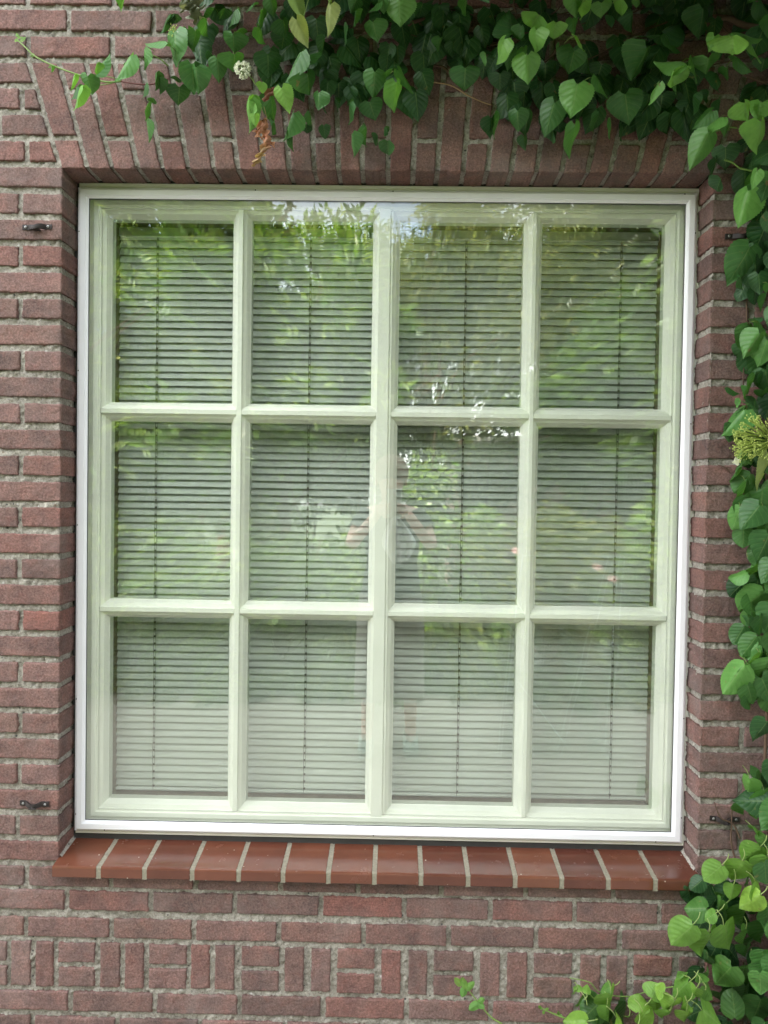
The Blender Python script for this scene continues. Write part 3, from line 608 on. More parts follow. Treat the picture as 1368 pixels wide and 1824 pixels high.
L_D = """120 5 75 128 185 .9|240 20 240 128 112 .75|370 -10 402 92 155 .88|480 0 485 42 50 .7|65 242 157 308 90 .9|60 348 15 502 134 .45|440 85 450 223 175 .3|300 108 320 178 64 .3|650 232 790 60 155 .32|920 62 910 268 195 .25|638 240 500 225 110 .4|660 240 795 352 110 .4|540 325 475 548 248 .4|798 440 612 370 120 .8|735 480 708 594 225 .9|850 398 902 558 150 .6|630 568 552 708 92 .8|740 560 755 643 62 .5|960 388 945 503 155 .62|1120 250 1130 373 240 .95|1005 245 960 358 100 .85|1120 235 1342 190 100 .8|1230 275 1352 402 130 .8|1150 395 1268 492 90 .6|1080 460 1100 543 94 .5|1010 498 1035 628 155 .28|200 525 300 654 110 .55|400 640 430 848 195 .42|220 758 215 893 134 .35|300 818 315 940 94 .4|380 850 400 952 104 .15|870 640 830 782 124 .3|700 765 710 918 155 .18|650 640 640 780 165 .12|1040 678 1030 770 94 .3|1050 800 858 938 128 .75|990 755 850 855 115 .55|962 905 850 1147 110 .7|1200 700 1232 828 170 .92|1310 825 1315 1043 196 .9|1325 695 1290 822 155 .82|1095 848 1070 933 62 .6|1080 998 1080 1155 144 .18|1010 1078 1010 1203 120 .08|1040 1208 1030 1295 122 .12|1295 1158 1240 1292 80 .75|1330 1170 1310 1290 110 .6|130 380 180 500 150 .15|240 440 210 560 130 .12|380 520 500 600 140 .15|560 640 540 800 150 .1|100 640 80 790 160 .1|20 700 60 800 100 .1|960 620 950 700 110 .2|580 60 620 -20 120 .2|760 20 700 60 120 .15|1340 400 1330 480 100 .3|120 700 110 860 120 .1"""
L_E = """455 30 405 153 74 .65|465 105 465 278 115 .5|402 158 320 403 135 .8|420 200 430 330 150 .12|405 535 290 795 185 .42|340 740 370 828 100 .3|400 510 300 620 85 .42|495 500 460 603 84 .3|440 640 450 835 180 .12|532 780 520 850 60 .6|512 860 480 978 62 .45|450 1035 540 1085 80 .55|470 1118 370 1295 110 .65|525 1165 458 1352 135 .65|360 1200 350 1320 114 .22|440 1395 420 1535 100 .5|250 1480 350 1520 90 .32|390 1490 385 1560 54 .5|500 1500 490 1562 84 .4|342 1568 335 1622 46 .6|375 1640 210 1812 125 .62|400 1595 450 1645 84 .5|300 1740 270 1820 90 .35|440 1560 440 1640 110 .3|500 1380 500 1500 120 .3|500 560 530 760 130 .15|500 1020 440 980 60 .2"""
L_F = """330 240 270 342 94 .4|340 200 320 330 150 .4|410 380 390 500 100 .35|480 390 480 510 120 .25|352 500 340 608 134 .45|380 600 370 752 112 .6|400 580 420 610 42 .5|345 775 270 933 112 .68|345 735 345 820 64 .5|495 770 460 838 94 .55|430 858 440 965 134 .32|525 900 520 1010 80 .6|525 1010 525 1100 90 .6|395 1225 262 1230 110 .68|540 1150 440 1265 165 .62|500 1335 350 1500 180 .68|525 1270 515 1400 110 .6|400 1515 395 1585 84 .35|480 1510 500 1590 104 .35|440 1550 440 1605 62 .3|500 640 450 720 110 .12|500 1060 520 1120 90 .3|540 1450 530 1560 120 .15|510 820 500 900 90 .2"""
L_G = """467 185 345 262 108 .6|475 235 440 343 92 .8|375 322 212 522 130 .72|400 318 405 463 104 .62|545 275 510 455 125 .68|460 1030 535 1115 92 .42|410 1088 375 1225 88 .75|505 1170 480 1390 165 .66|375 1250 390 1355 94 .5|430 1415 475 1445 54 .75|532 720 525 790 64 .3|520 1480 500 1580 100 .3"""
L_H = """620 325 445 492 190 .78|815 285 725 524 205 .85|985 150 830 310 205 .78|940 215 1010 330 120 .6|1050 235 1060 482 185 .78|1040 60 1050 160 120 .5|735 505 700 664 134 .78|985 605 765 745 190 .98|935 475 1055 625 165 .85|590 385 632 512 104 .35|560 575 570 660 74 .35|620 650 560 782 84 .5|480 735 255 720 205 .42|565 778 455 845 112 .7|640 740 720 790 84 .3|350 885 135 1112 235 .78|500 948 485 1265 205 .78|640 885 750 1178 268 .78|825 695 860 935 185 .45|850 925 840 1075 114 .6|850 1080 850 1200 104 .3|720 1275 530 1490 255 .48|935 1295 1020 1595 205 .42|1070 1140 1040 1405 125 .6|990 1580 920 1860 225 .3|745 1765 740 1490 200 .42|1050 830 1050 1110 180 .32|1000 640 1010 800 150 .25|830 1285 825 1435 94 .4|265 1362 195 1305 100 .65|312 1430 130 1570 190 .72|385 1482 310 1605 94 .85|455 1458 565 1610 155 .65|445 1425 410 1330 110 .62|175 1590 85 1745 134 .9|292 1620 210 1680 94 .85|290 1700 285 1840 155 .9|430 1690 640 1850 255 .82|130 1700 80 1810 124 .82|70 1530 -20 1470 130 .9|490 1330 500 1450 90 .4|940 640 940 560 60 .4|870 230 880 330 120 .2|950 340 960 440 120 .15|900 1000 950 1120 150 .12|600 1180 560 1300 150 .15|700 1200 720 1290 140 .12|850 1450 850 1600 160 .12|600 1520 620 1640 150 .15|500 1180 430 1260 120 .15|700 1650 680 1780 150 .12|1040 1420 1050 1560 130 .3|400 1560 420 1650 120 .4|870 420 900 500 120 .15"""
L_I = """900 242 875 328 100 .5|995 285 870 405 150 .32|1055 200 978 222 84 .62|1050 235 1070 365 110 .78|1030 308 1040 413 72 .78|905 408 750 395 110 .9|1225 350 1228 232 112 .9|1300 262 1342 175 112 .85|1335 280 1335 370 84 .85|1245 350 1305 440 114 .9|1165 375 1165 412 50 .85|1085 385 1140 440 94 .9|870 225 850 180 40 .85|905 235 910 180 44 .85|960 420 1000 470 90 .5|845 215 850 250 34 .8|1130 280 1180 440 120 .15|1010 380 1080 450 120 .2"""
def px_leaves(mb, sect, text, kind, ybase, dy, sd, stems):
    ox, oy, s = SECT[sect]
    for i, r in enumerate(text.split('|')):
        a = [float(v) for v in r.split()]
        if a[4] < 5: continue
        g = np.random.default_rng(sd*1000+i); tn = a[5]
        yb = ybase-dy*max(0, tn-.05)**1.0-.015*g.random()
        P0 = wp(ox+a[0]/s, oy+a[1]/s, yb); P1 = wp(ox+a[2]/s, oy+a[3]/s, yb+.012+.02*g.random())
        k = (yb-CAM[1])/F_PX; wd = a[4]/s*k
        h = np.array([g.normal(0, .3), -1.0, .6+.9*g.random()])
        sl = np.linalg.norm(P1-P0); ratio = wd/sl
        fold = .15+.45*g.random(); 
        if ratio < .62: fold = .75; wd *= 1.25
        leaf(mb, P0, P1, wd*1.24, h, tone(tn, g)*(np.array([1.38, 1.2, .95]) if sd > 30 else 1.0+.45*min(1, tn)), kind, fold, .05+.28*g.random(), sd*1000+i)  # front leaves lightened in colour as if they catch more light
        # petiole
        Tn = (P1-P0)/sl; q = P0-Tn*(.012+.015*g.random())+np.array([(g.random()-.5)*.012, .030+.015*g.random(), -.004]); mid = (P0*.6+q*.4)-Tn*.004
        if sd > 30 and tn > .55: q = P0-Tn*(.028+.014*g.random())+np.array([0, .012, 0]); mid = (P0+q)/2+np.array([.003, -.003, .002])
        if tn > .5: tube(mb, smooth_path([P0+Tn*sl*.02, mid, q], 4), [.0011 if sd > 30 else .0009]*9, 5, col=np.array([.34, .42, .15, 1.] if sd > 30 else [.20, .28, .07, 1.]))
climb = empty('climbing_hydrangea', 'dark green climbing hydrangea with heart shaped leaves over the arch and right side', 'climbing plant')
fol = MB(); stm = MB()
for i, (s, t) in enumerate((('A', L_A), ('B', L_B), ('C', L_C), ('D', L_D))): px_leaves(fol, s, t, 'H', -.035, .13, i+1, None)
for i, (s, t, kd) in enumerate((('E', L_E, 'H'), ('F', L_F, 'R'), ('G', L_G, 'R'))): px_leaves(fol, s, t, kd, -.025, .075, i+11, None)
# back leaves, deep shade put into their dark colour; unseen mass above for shade
def fill(mb, region, n, y0, y1, sd, kind='H', sz=(.045, .075), tn=(0, .3)):
    g = np.random.default_rng(sd)
    for i in range(n):
        px, py = region(g); yb = y0+(y1-y0)*g.random(); P0 = wp(px, py, yb); a = g.normal(0, .5); Ln = g.uniform(*sz)
        P1 = P0+Ln*np.array([math.sin(a), .15*g.random(), -math.cos(a)]); leaf(mb, P0, P1, Ln*g.uniform(.85, 1.05), [(g.random()-.5), -1, .6], tone(g.uniform(*tn), g), kind, .3, .15, sd*7000+i)
fill(fol, lambda g: (g.uniform(740, 1390), g.uniform(-30, 30+170*g.random()) if g.random() < .7 else g.uniform(0, 120)), 70, -.02, -.05, 21)
fill(fol, lambda g: (g.uniform(900, 1350), g.uniform(120, 205)), 34, -.02, -.05, 22)
fill(fol, lambda g: (g.uniform(350, 740), g.uniform(-20, 90)), 26, -.02, -.05, 23)
fill(fol, lambda g: (g.uniform(470, 770), g.uniform(60, 175)), 30, -.03, -.06, 29, 'H', (.045, .07), (.1, .42))
fill(fol, lambda g: (g.uniform(1345, 1480), g.uniform(-100, 1500)), 150, -.03, -.12, 24, 'H', (.05, .08), (.1, .6))
fill(fol, lambda g: (g.uniform(1325, 1400), g.uniform(250, 1120)), 50, -.015, -.04, 25, 'R', (.04, .07), (0, .2))
fill(fol, lambda g: (g.uniform(1318, 1410), g.uniform(560, 1260)), 70, -.035, -.075, 28, 'R', (.04, .065), (.35, .75))
fill(fol, lambda g: (g.uniform(700, 1550), g.uniform(-700, -60)), 420, -.05, -.34, 26, 'H', (.055, .09), (.1, .7))
fill(fol, lambda g: (g.uniform(250, 700), g.uniform(-500, -70)), 90, -.03, -.2, 27, 'H', (.055, .09), (.1, .7))
# unseen thick leaf mass above and beside the picture, added to shade the wall
g = np.random.default_rng(88)
for i in range(3800):
    if i < 3200: x_ = g.uniform(-.55, 1.9); y_ = -.03-g.random()*(.40+1.0*min(1, (x_+.55)/1.2)); P0 = np.array([x_, y_, 2.86+.22*g.random()])
    else: x_ = g.uniform(1.12, 1.9); P0 = np.array([x_, -.05-g.random()*.5, g.uniform(.8, 2.9)])
    Ln = g.uniform(.07, .11); a = g.normal(0, .5); P1 = P0+Ln*np.array([math.sin(a), -.3*g.random(), -math.cos(a)])
    leaf(fol, P0, P1, Ln*g.uniform(.85, 1.05), [g.random()-.5, -1, 1.0], tone(g.uniform(.1, .7), g), 'H', .3, .15, i, True)
fo = fol.build('foliage', LEAF, climb, uv=True, col=True)
BARK = simple('brown_bark', (.11, .065, .042), .85, noise=.4, nscale=60, bump=.6)
# woody stems
wood = MB()
VN = ['woody_stem', BARK, climb]
def vine(pts, r, ys, mbx=None, nm=None):
    q_ = mbx if isinstance(mbx, MB) else MB(); tube(q_, smooth_path([wp(a, b, y) for (a, b), y in zip(pts, ys)], 8), np.linspace(r[0], r[1], (len(pts)-1)*8+1), 7)
    if not isinstance(mbx, MB):
        v = nm or VN; q_.build(v[0], v[1], v[2])
g = np.random.default_rng(5)
for i in range(34):
    x0, y0 = g.uniform(760, 1400), g.uniform(-60, 90); pts = [(x0, y0)]; a = g.uniform(0, 6.28)
    for j in range(4): a += g.normal(0, .5); pts.append((pts[-1][0]+55*math.cos(a), pts[-1][1]+28*math.sin(a)+4))
    vine(pts, (g.uniform(.0012, .0045), .001), [-.012-.02*g.random() for _ in pts])
vine([(1420, 60), (1330, 46), (1290, 34), (1230, 60), (1170, 90)], (.009, .004), [-.03]*5)
vine([(1420, 160), (1368, 150), (1330, 135), (1305, 122), (1280, 130)], (.004, .002), [-.04]*5)
vine([(1420, -80), (1378, 200), (1372, 500), (1366, 800), (1372, 1100), (1360, 1400)], (.008, .004), [-.02]*6)
vine([(680, 100), (725, 100), (760, 115), (790, 120), (805, 138)], (.004, .0025), [-.012]*5)
for pts in ([(1330, 660), (1330, 520), (1332, 480), (1335, 440)], [(1340, 610), (1315, 585), (1290, 575)], [(1350, 730), (1325, 690), (1327, 640)], [(1300, 840), (1290, 832), (1278, 828)], [(1325, 950), (1315, 962), (1310, 972)]): vine(pts, (.0022, .001), [-.006]*len(pts))
GS = ['green_stem', STEM, climb]
TANS = simple('tan_stem', (.34, .22, .11), .7); q = MB(); vine([(748, 145), (775, 147), (805, 153), (830, 168), (855, 180), (875, 187)], (.0017, .0014), [-.02]*6, q); q.build('tan_stem', TANS, climb)
vine([(30, 70), (45, 84), (62, 100), (95, 117), (130, 130), (165, 140), (190, 146), (215, 145)], (.0016, .0024), [-.012, -.018, -.02, -.022, -.024, -.026, -.028, -.03], None, GS)
vine([(215, 145), (200, 138), (175, 135)], (.0014, .001), [-.03, -.035, -.035], None, GS); vine([(200, 148), (185, 151), (166, 153)], (.0014, .001), [-.03, -.035, -.035], None, GS); vine([(216, 145), (216, 130), (221, 118)], (.0012, .001), [-.03, -.04, -.045], None, GS)
vine([(300, 118), (285, 105), (265, 95)], (.0018, .001), [-.04, -.05, -.06], None, GS)
RED = simple('red_stem', (.13, .035, .03), .6); vine([(215, 145), (240, 149), (270, 150), (300, 140)], (.0016, .002), [-.03, -.03, -.025, -.02], None, ['red_stem', RED, climb]); vine([(1315, 310), (1340, 340), (1350, 400), (1368, 470)], (.0025, .002), [-.012]*4, None, ['red_stem', RED, climb])
g = np.random.default_rng(9)
for (cx0, cy0, n) in ((30, 68, 7), (40, 70, 5), (62, 97, 3), (92, 118, 3)):
    for i in range(n):
        a = g.uniform(0, 6.28); P = wp(cx0+g.normal(0, 3), cy0+g.normal(0, 2), -.016); leaf(mbx := MB(), P, P+.009*np.array([math.cos(a), -.3, math.sin(a)]), .006, [0, -1, .3], tone(1.0, g), 'R', .3, .2, i); mbx.build('bud_leaf', LEAF, climb, uv=True, col=True)
for k in ((1290, 285, 1318, 300), (1318, 300, 1368, 318), (1285, 232, 1312, 228), (1265, 238, 1300, 231)): vine([(k[0], k[1]), ((k[0]+k[2])/2, (k[1]+k[3])/2-3), (k[2], k[3])], (.0022, .002), [-.07]*3, None, GS)
# pale hanging leaves, dead leaves
PALE = leaf_mat('pale_leaf', .45, .35); q = MB(); g = np.random.default_rng(3)
for (a, b, c, d, w_, t_) in ((690, -40, 755, 150, 105, 1.1), (715, 135, 797, 322, 112, 1.3), (945, 38, 905, 244, 118, 1.3), (930, -20, 925, 55, 52, 1.1)):
    q = MB(); P0 = wp(340+a/3.8, b/3.8, -.15); P1 = wp(340+c/3.8, d/3.8, -.13); leaf(q, P0, P1, w_/3.8*.00142, [.5*(g.random()-.5)-.3, -1, .3], tone(t_, g), 'H', .55, .2, int(a)); q.build('pale_leaf', PALE, climb, uv=True, col=True)
q = MB()
P0 = wp(1368, 810, -.1); leaf(q, P0, wp(1366, 882, -.08), .036, [.4, -1, .2], tone(1.25, g), 'H', .5, .3, 77)
q.build('pale_leaf', PALE, climb, uv=True, col=True)
for p_ in ([(552, -10), (545, 15), (540, 35)], [(585, -10), (588, 5), (589, 12)]): vine(p_, (.001, .001), [-.14]*3, None, ['pale_stalk', STEM, climb])
DEAD = leaf_mat('dead_leaf', .75, .25, False)
def crumple(mb, path, w0, col, sd, yb):
    g = np.random.default_rng(sd); P = smooth_path([wp(a, b, yb) for a, b in path], 6); n = len(P); V = []
    for i in range(n):
        t = i/(n-1); ww = 1.7*w0*math.sin(math.pi*min(1, .12+t*.88))**.7
        for j in range(6): u = -1+2*j/5; V.append(P[i]+np.array([u*ww*(.6+.4*math.sin(i*1.3+sd)), -.4*ww*math.sin(u*3.1+i*.9+sd)-.2*ww*g.random(), .25*ww*math.cos(u*4+i)]))
    mb.add(V, [(i*6+j, i*6+j+1, i*6+7+j, i*6+6+j) for i in range(n-1) for j in range(5)], col=np.array([*col, 1.]), uv=np.array([[.5, i/n] for i in range(n) for _ in range(6)]))
q = MB()
for (pth, w_, c_, sd_) in (([(489, 158), (480, 168), (470, 182)], .009, (.22, .09, .055), 1), ([(473, 212), (468, 228), (474, 245), (480, 268)], .009, (.42, .19, .11), 2), ([(466, 215), (462, 232), (459, 240), (470, 250)], .008, (.46, .22, .14), 3),
                        ([(470, 240), (480, 252), (490, 264)], .007, (.48, .22, .14), 4), ([(470, 262), (466, 275), (458, 288), (449, 297)], .0085, (.46, .31, .18), 5), ([(476, 245), (474, 262), (468, 272)], .009, (.45, .24, .15), 6)): q = MB(); crumple(q, pth, w_, c_, sd_, -.11); q.build('dead_leaf', DEAD, climb, uv=True, col=True)
for (pth, w_, sd_) in (([(344, -10), (346, 10), (350, 30), (352, 46)], .020, 11), ([(336, -8), (338, 10), (342, 26)], .012, 12), ([(326, -8), (328, 12), (322, 24)], .007, 13)): q = MB(); crumple(q, pth, w_, (.25, .27, .21), sd_, -.10); q.build('withered_leaf', DEAD, climb, uv=True, col=True)
for p_ in ([(466, 192), (470, 215), (472, 230)], [(470, 190), (476, 215), (475, 232)]): vine(p_, (.0006, .0006), [-.11]*3, None, ['dry_stalk', TANS, climb])
# flower heads
WHITE = simple('white_petal', (.82, .84, .66), .6); LIME = simple('lime_bud', (.46, .54, .13), .6); LSTEM = simple('lime_stalk', (.34, .44, .09), .6)
def corymb(c, rad_, n, up_, buds, name, mstalk, sd, hub):
    g = np.random.default_rng(sd); st = MB(); fl = MB(); hubp = np.array(hub)
    for i in range(n):
        d = g.normal(0, 1, 3); d /= np.linalg.norm(d); d = d*np.array([1, .55, 1]); 
        tip = np.array(c)+d*rad_*g.uniform(.75, 1.0); mid = hubp*.45+tip*.55+g.normal(0, .002, 3)
        k_ = 1.7 if rad_ > .025 else 1; tube(st, [hubp, mid, tip], [.0008*k_, .0007*k_, .0005*k_], 4)
        if buds:
            for k in range(3):
                t2 = tip+g.normal(0, .0035, 3); tube(st, [tip*.7+mid*.3, t2], .0004, 3); ball(fl, t2, g.uniform(.0011, .0020), 6, 4)
        else:
            for k in range(9):
                dd = d+g.normal(0, .45, 3); dd /= np.linalg.norm(dd); t2 = tip+dd*g.uniform(.003, .0075); tube(fl, [tip, t2], [.0007, .0004], 3); ball(fl, t2, .0009, 4, 3)
            ball(fl, tip, .0024, 6, 4)
    e = fl.build(name, LIME if buds else WHITE, climb); st.build('flower_stalk', LSTEM if buds else STEM, e); bpy.context.view_layer.update(); return e
def pt(px, py, y): return wp(px, py, y)
corymb(pt(433, 124, -.12), .0165, 46, 0, False, 'flower_head', STEM, 1, pt(444, 134, -.11))
q = MB(); vine([(442, 132), (450, 142), (458, 152), (470, 155)], (.0013, .0017), [-.11]*4, q); q.build('flower_stem', STEM, climb)
corymb(pt(318, 55, -.10), .019, 20, 0, True, 'bud_cluster', STEM, 2, pt(315, 66, -.09))
for k in range(4):
    q = MB()
    a = k*1.57+.3; P = pt(322, 55, -.115); leaf(q, P, P+.009*np.array([math.cos(a), -.1, math.sin(a)]), .008, [0, -1, 0], (.8, .82, .72), 'R', .2, .1, k); q.build('white_sepal', PALE, climb, uv=True, col=True)
for k in range(4):
    q = MB(); a = k*1.57+.3; P = pt(1312, 822, -.115); leaf(q, P, P+.011*np.array([math.cos(a), -.1, math.sin(a)]), .009, [0, -1, 0], (.8, .82, .72), 'R', .2, .1, k+9); q.build('white_sepal', PALE, climb, uv=True, col=True)
corymb(pt(1352, 776, -.13), .058, 95, 0, True, 'bud_cluster', STEM, 3, pt(1380, 785, -.08))
corymb(pt(1326, 796, -.12), .030, 40, 0, True, 'bud_cluster', STEM, 4, pt(1345, 790, -.11))

# lower climber with rounder leaves
low = empty('low_climbing_plant', 'bright green leafy climber with round leaves growing up the bottom right corner', 'climbing plant')
fol = MB(); stm = MB(); 
px_leaves(fol, 'H', L_H, 'R', -.03, .15, 31, None); px_leaves(fol, 'I', L_I, 'R', -.03, .10, 32, None)
fill(fol, lambda g: (g.uniform(1215, 1420), g.uniform(1560, 1850)), 46, -.02, -.05, 33, 'R', (.04, .065), (0, .2))
fill(fol, lambda g: (g.uniform(1350, 1560), g.uniform(1480, 1900)), 90, -.04, -.2, 34, 'R', (.05, .08), (.2, .8))
fill(fol, lambda g: (g.uniform(1040, 1520), g.uniform(1850, 1960)), 110, -.03, -.2, 35, 'R', (.04, .07), (.3, .9))
fol.build('foliage', LEAF, low, uv=True, col=True)
for pts in ([(1300, 1900), (1250, 1770), (1180, 1760), (1120, 1775), (1070, 1768), (1050, 1750), (1015, 1742)], [(1368, 1560), (1340, 1580), (1320, 1600)], [(1350, 1570), (1330, 1550), (1318, 1525)], [(1340, 1720), (1338, 1690), (1344, 1735)], [(1281, 1630), (1270, 1648), (1262, 1662)], [(1284, 1629), (1288, 1640), (1289, 1658)], [(1250, 1636), (1240, 1643), (1228, 1650)], [(1300, 1603), (1280, 1620), (1258, 1619)], [(1080, 1790), (1060, 1780), (1048, 1768)], [(1010, 1815), (990, 1808), (968, 1797)]): vine(pts, (.0018, .0012), [-.06]*len(pts), None, ['green_stem', STEM, low])
q = MB()
for i in range(14):
    g = np.random.default_rng(i+70); x0, y0 = g.uniform(1290, 1380), g.uniform(1480, 1800); pts = [(x0, y0)]; a = g.uniform(0, 6.28)
    for j in range(3): a += g.normal(0, .6); pts.append((pts[-1][0]+25*math.cos(a), pts[-1][1]+30*math.sin(a)))
    vine(pts, (.003, .0012), [-.012]*4, None, ['woody_stem', BARK, low])
def shoot(label, path, r, leaves, y):
    e = empty('vine_shoot', label, 'vine shoot'); q = MB(); vine(path, r, [y]*len(path), q); q.build('stem', STEM, e); q = MB()
    for i, (a, b, c, d, w_, t_) in enumerate(leaves):
        g = np.random.default_rng(i); P0 = wp(780+a/3.42, 1700+b/3.42, y-.004); P1 = wp(780+c/3.42, 1700+d/3.42, y-.012); leaf(q, P0, P1, w_/3.42*.00142, [(g.random()-.5)*.6, -1, .5], tone(t_, g), 'R', .3, .15, i)
    q.build('foliage', LEAF, e, uv=True, col=True)
shoot('thin green shoot with small paired leaves standing alone against the bricks below the sill', [(915, 1850), (896, 1826), (875, 1812), (858, 1793), (848, 1780), (838, 1768), (830, 1755)], (.0024, .0013),
      [(175, 215, 220, 172, 40, .9), (180, 215, 145, 150, 42, .95), (140, 190, 105, 150, 40, 1.05), (150, 175, 150, 145, 30, 1.05), (165, 205, 150, 265, 50, .8), (245, 300, 190, 342, 52, .85), (240, 300, 285, 325, 40, .8), (250, 295, 280, 270, 34, .85)], -.03)
shoot('short green bud shoot lying on the bricks left of the low leafy climber', [(1020, 1822), (1000, 1810), (980, 1803), (968, 1797), (962, 1793)], (.0018, .0012),
      [(650, 345, 640, 362, 18, .95), (655, 345, 672, 330, 18, .95), (628, 325, 615, 318, 18, 1.0), (740, 370, 755, 382, 20, .9), (740, 370, 735, 350, 16, .9), (625, 325, 632, 335, 14, .9)], -.025)

# ------------------------------------------------------------------ the garden in front of the house (seen mirrored in the glass)
def ground_mat(name, cols, sc=40):
    m, n, l, b = mat(name); tc = n.new('ShaderNodeTexCoord'); a = noise_node(n, l, tc.outputs['Object'], sc, 8, .7); r = ramp(n, cols); l.new(a.outputs[0], r.inputs[0]); l.new(r.outputs[0], b.inputs['Base Color']); b.inputs['Roughness'].default_value = .95
    bp = n.new('ShaderNodeBump'); bp.inputs['Strength'].default_value = .6; bp.inputs['Distance'].default_value = .02; l.new(a.outputs[0], bp.inputs['Height']); l.new(bp.outputs[0], b.inputs['Normal']); return m
mb = MB(); n = 60; xs = np.linspace(-60, 60, n); ys = np.linspace(-90, 30, n); X, Y = np.meshgrid(xs, ys); Z = -.02-0*X
I = np.arange(n*n).reshape(n, n); mb.add(np.stack([X, Y, Z], -1).reshape(-1, 3), np.stack([I[:-1, :-1], I[:-1, 1:], I[1:, 1:], I[1:, :-1]], -1).reshape(-1, 4))
tag(mb.build('ground', ground_mat('soil_and_grass', [(.3, (.03, .035, .015)), (.7, (.05, .075, .025))], 3), None), kind='structure')
mb = MB(); box(mb, -7, 7, -3.5, 0, -.016, 0.0)
tag(mb.build('path', ground_mat('pale_gravel', [(.3, (.26, .235, .20)), (.55, (.38, .35, .305)), (.75, (.50, .47, .42))], 22), None, smooth=False), kind='structure')
def crown(mb, c, rad_, n, ls, cols, sd, lance=2.6, shell=.55, droop=0.0):
    g = np.random.default_rng(sd); 
    # clumps make an uneven outline with gaps
    nc = max(8, n//220); cl = g.normal(0, 1, (nc, 3)); cl /= np.linalg.norm(cl, axis=1)[:, None]; cl *= g.uniform(shell, 1, (nc, 1)); cl = cl*rad_+c; cr = np.mean(rad_)*g.uniform(.20, .38, nc)
    k = g.integers(0, nc, n); d = g.normal(0, 1, (n, 3)); d /= np.linalg.norm(d, axis=1)[:, None]; P = cl[k]+d*(cr[k]*g.uniform(.2, 1, n)**.6)[:, None]
    T = d*.8+g.normal(0, .5, (n, 3)); T[:, 2] -= droop; T /= np.linalg.norm(T, axis=1)[:, None]; N = g.normal(0, .6, (n, 3)); N[:, 2] += .8; B = np.cross(T, N); B /= np.linalg.norm(B, axis=1)[:, None]; N = np.cross(B, T)
    L = ls*g.uniform(.6, 1.25, n)[:, None]; W = L/lance
    v = np.stack([P, P+T*L*.5+B*W*.5+N*L*.06, P+T*L-N*L*.12, P+T*L*.5-B*W*.5+N*L*.06, ], 1).reshape(-1, 3); f = np.arange(4*n).reshape(n, 4)
    cc = np.array(cols)[g.integers(0, len(cols), n)]*g.uniform(.75, 1.25, (n, 1)); col = np.concatenate([cc, np.ones((n, 1))], 1).repeat(4, 0)
    mb.add(v, f, col=col)
GLEAF = leaf_mat('garden_leaf', .38, .42, False)
def tree(name, label, cat, base, crowns, n, ls, cols, sd, lance, trunk_r, h, droop=0.0, grp=None):
    e = empty(name, label, cat, grp, base); mb = MB()
    for i, (c, r_) in enumerate(crowns): crown(mb, np.array(c, float), np.array(r_, float), n//len(crowns), ls, cols, sd*10+i, lance, .5, droop)
    mb.build('foliage', GLEAF, e, smooth=False, col=True)
    t = MB(); b = np.array(base); tube(t, smooth_path([b, b+[.05, 0, h*.35], b+[-.05, .05, h*.7], b+[0, 0, h]], 5), np.linspace(trunk_r, trunk_r*.35, 16), 9); g = np.random.default_rng(sd)
    for (c, r_) in crowns:
        for _ in range(4):
            s0 = b+np.array([0, 0, h*g.uniform(.35, .8)]); e1 = np.array(c)+g.normal(0, .45, 3)*np.array(r_); tube(t, smooth_path([s0, (s0+e1)/2+g.normal(0, .1, 3), e1], 4), np.linspace(trunk_r*.35, .008, 9), 6)
    t.build('trunk', BARK, e); return e
G1 = [(.10, .20, .03), (.15, .26, .035), (.05, .11, .02), (.22, .32, .06), (.28, .36, .12)]; G2 = [(.16, .20, .04), (.09, .13, .03), (.26, .27, .08), (.06, .09, .02)]; G3 = [(.04, .09, .02), (.08, .15, .03), (.14, .22, .04)]
tree('laurel_tree', 'tall laurel with long glossy bright leaves on the left side of the garden', 'tree', (-3.4, -4.3, 0), [((-3.4, -4.3, 3.0), (1.3, .9, 1.5)), ((-2.1, -4.7, 3.6), (1.0, .8, 1.3)), ((-4.4, -4.4, 2.1), (1.2, .9, 1.5)), ((-2.6, -4.6, 1.8), (.9, .7, 1.0))], 30000, .15, G1, 1, 3.2, .09, 3.6)
tree('laurel_tree', 'second laurel closing the gap beside the tall laurel', 'tree', (-1.1, -5.2, 0), [((-1.0, -5.2, 3.3), (.9, .7, 1.0)), ((-1.5, -5.2, 2.2), (.9, .7, 1.1)), ((-.4, -5.4, 2.7), (.7, .6, .8))], 20000, .13, G1, 8, 3.0, .07, 3.2)
tree('willow_tree', 'fine leaved olive green tree opposite the middle of the window', 'tree', (.35, -6.2, 0), [((.1, -6.2, 3.1), (1.2, 1.0, 1.25)), ((1.2, -6.0, 3.8), (1.3, 1.0, 1.3)), ((-.7, -6.4, 2.3), (1.0, .9, .9)), ((2.2, -6.6, 4.4), (1.3, 1.0, 1.2)), ((.5, -6.9, 4.0), (1.2, .9, 1.0))], 66000, .085, G2, 2, 3.0, .10, 4.2, .5)
tree('broadleaf_tree', 'dark broad leaved tree on the right side of the garden', 'tree', (3.6, -5.6, 0), [((3.4, -5.6, 3.6), (1.5, 1.1, 1.7)), ((2.4, -5.4, 2.4), (1.0, .9, .9)), ((4.6, -5.4, 2.6), (1.3, 1.0, 1.5)), ((3.0, -5.8, 5.0), (1.4, 1.0, 1.0))], 34000, .13, G3, 3, 1.8, .12, 4.6)
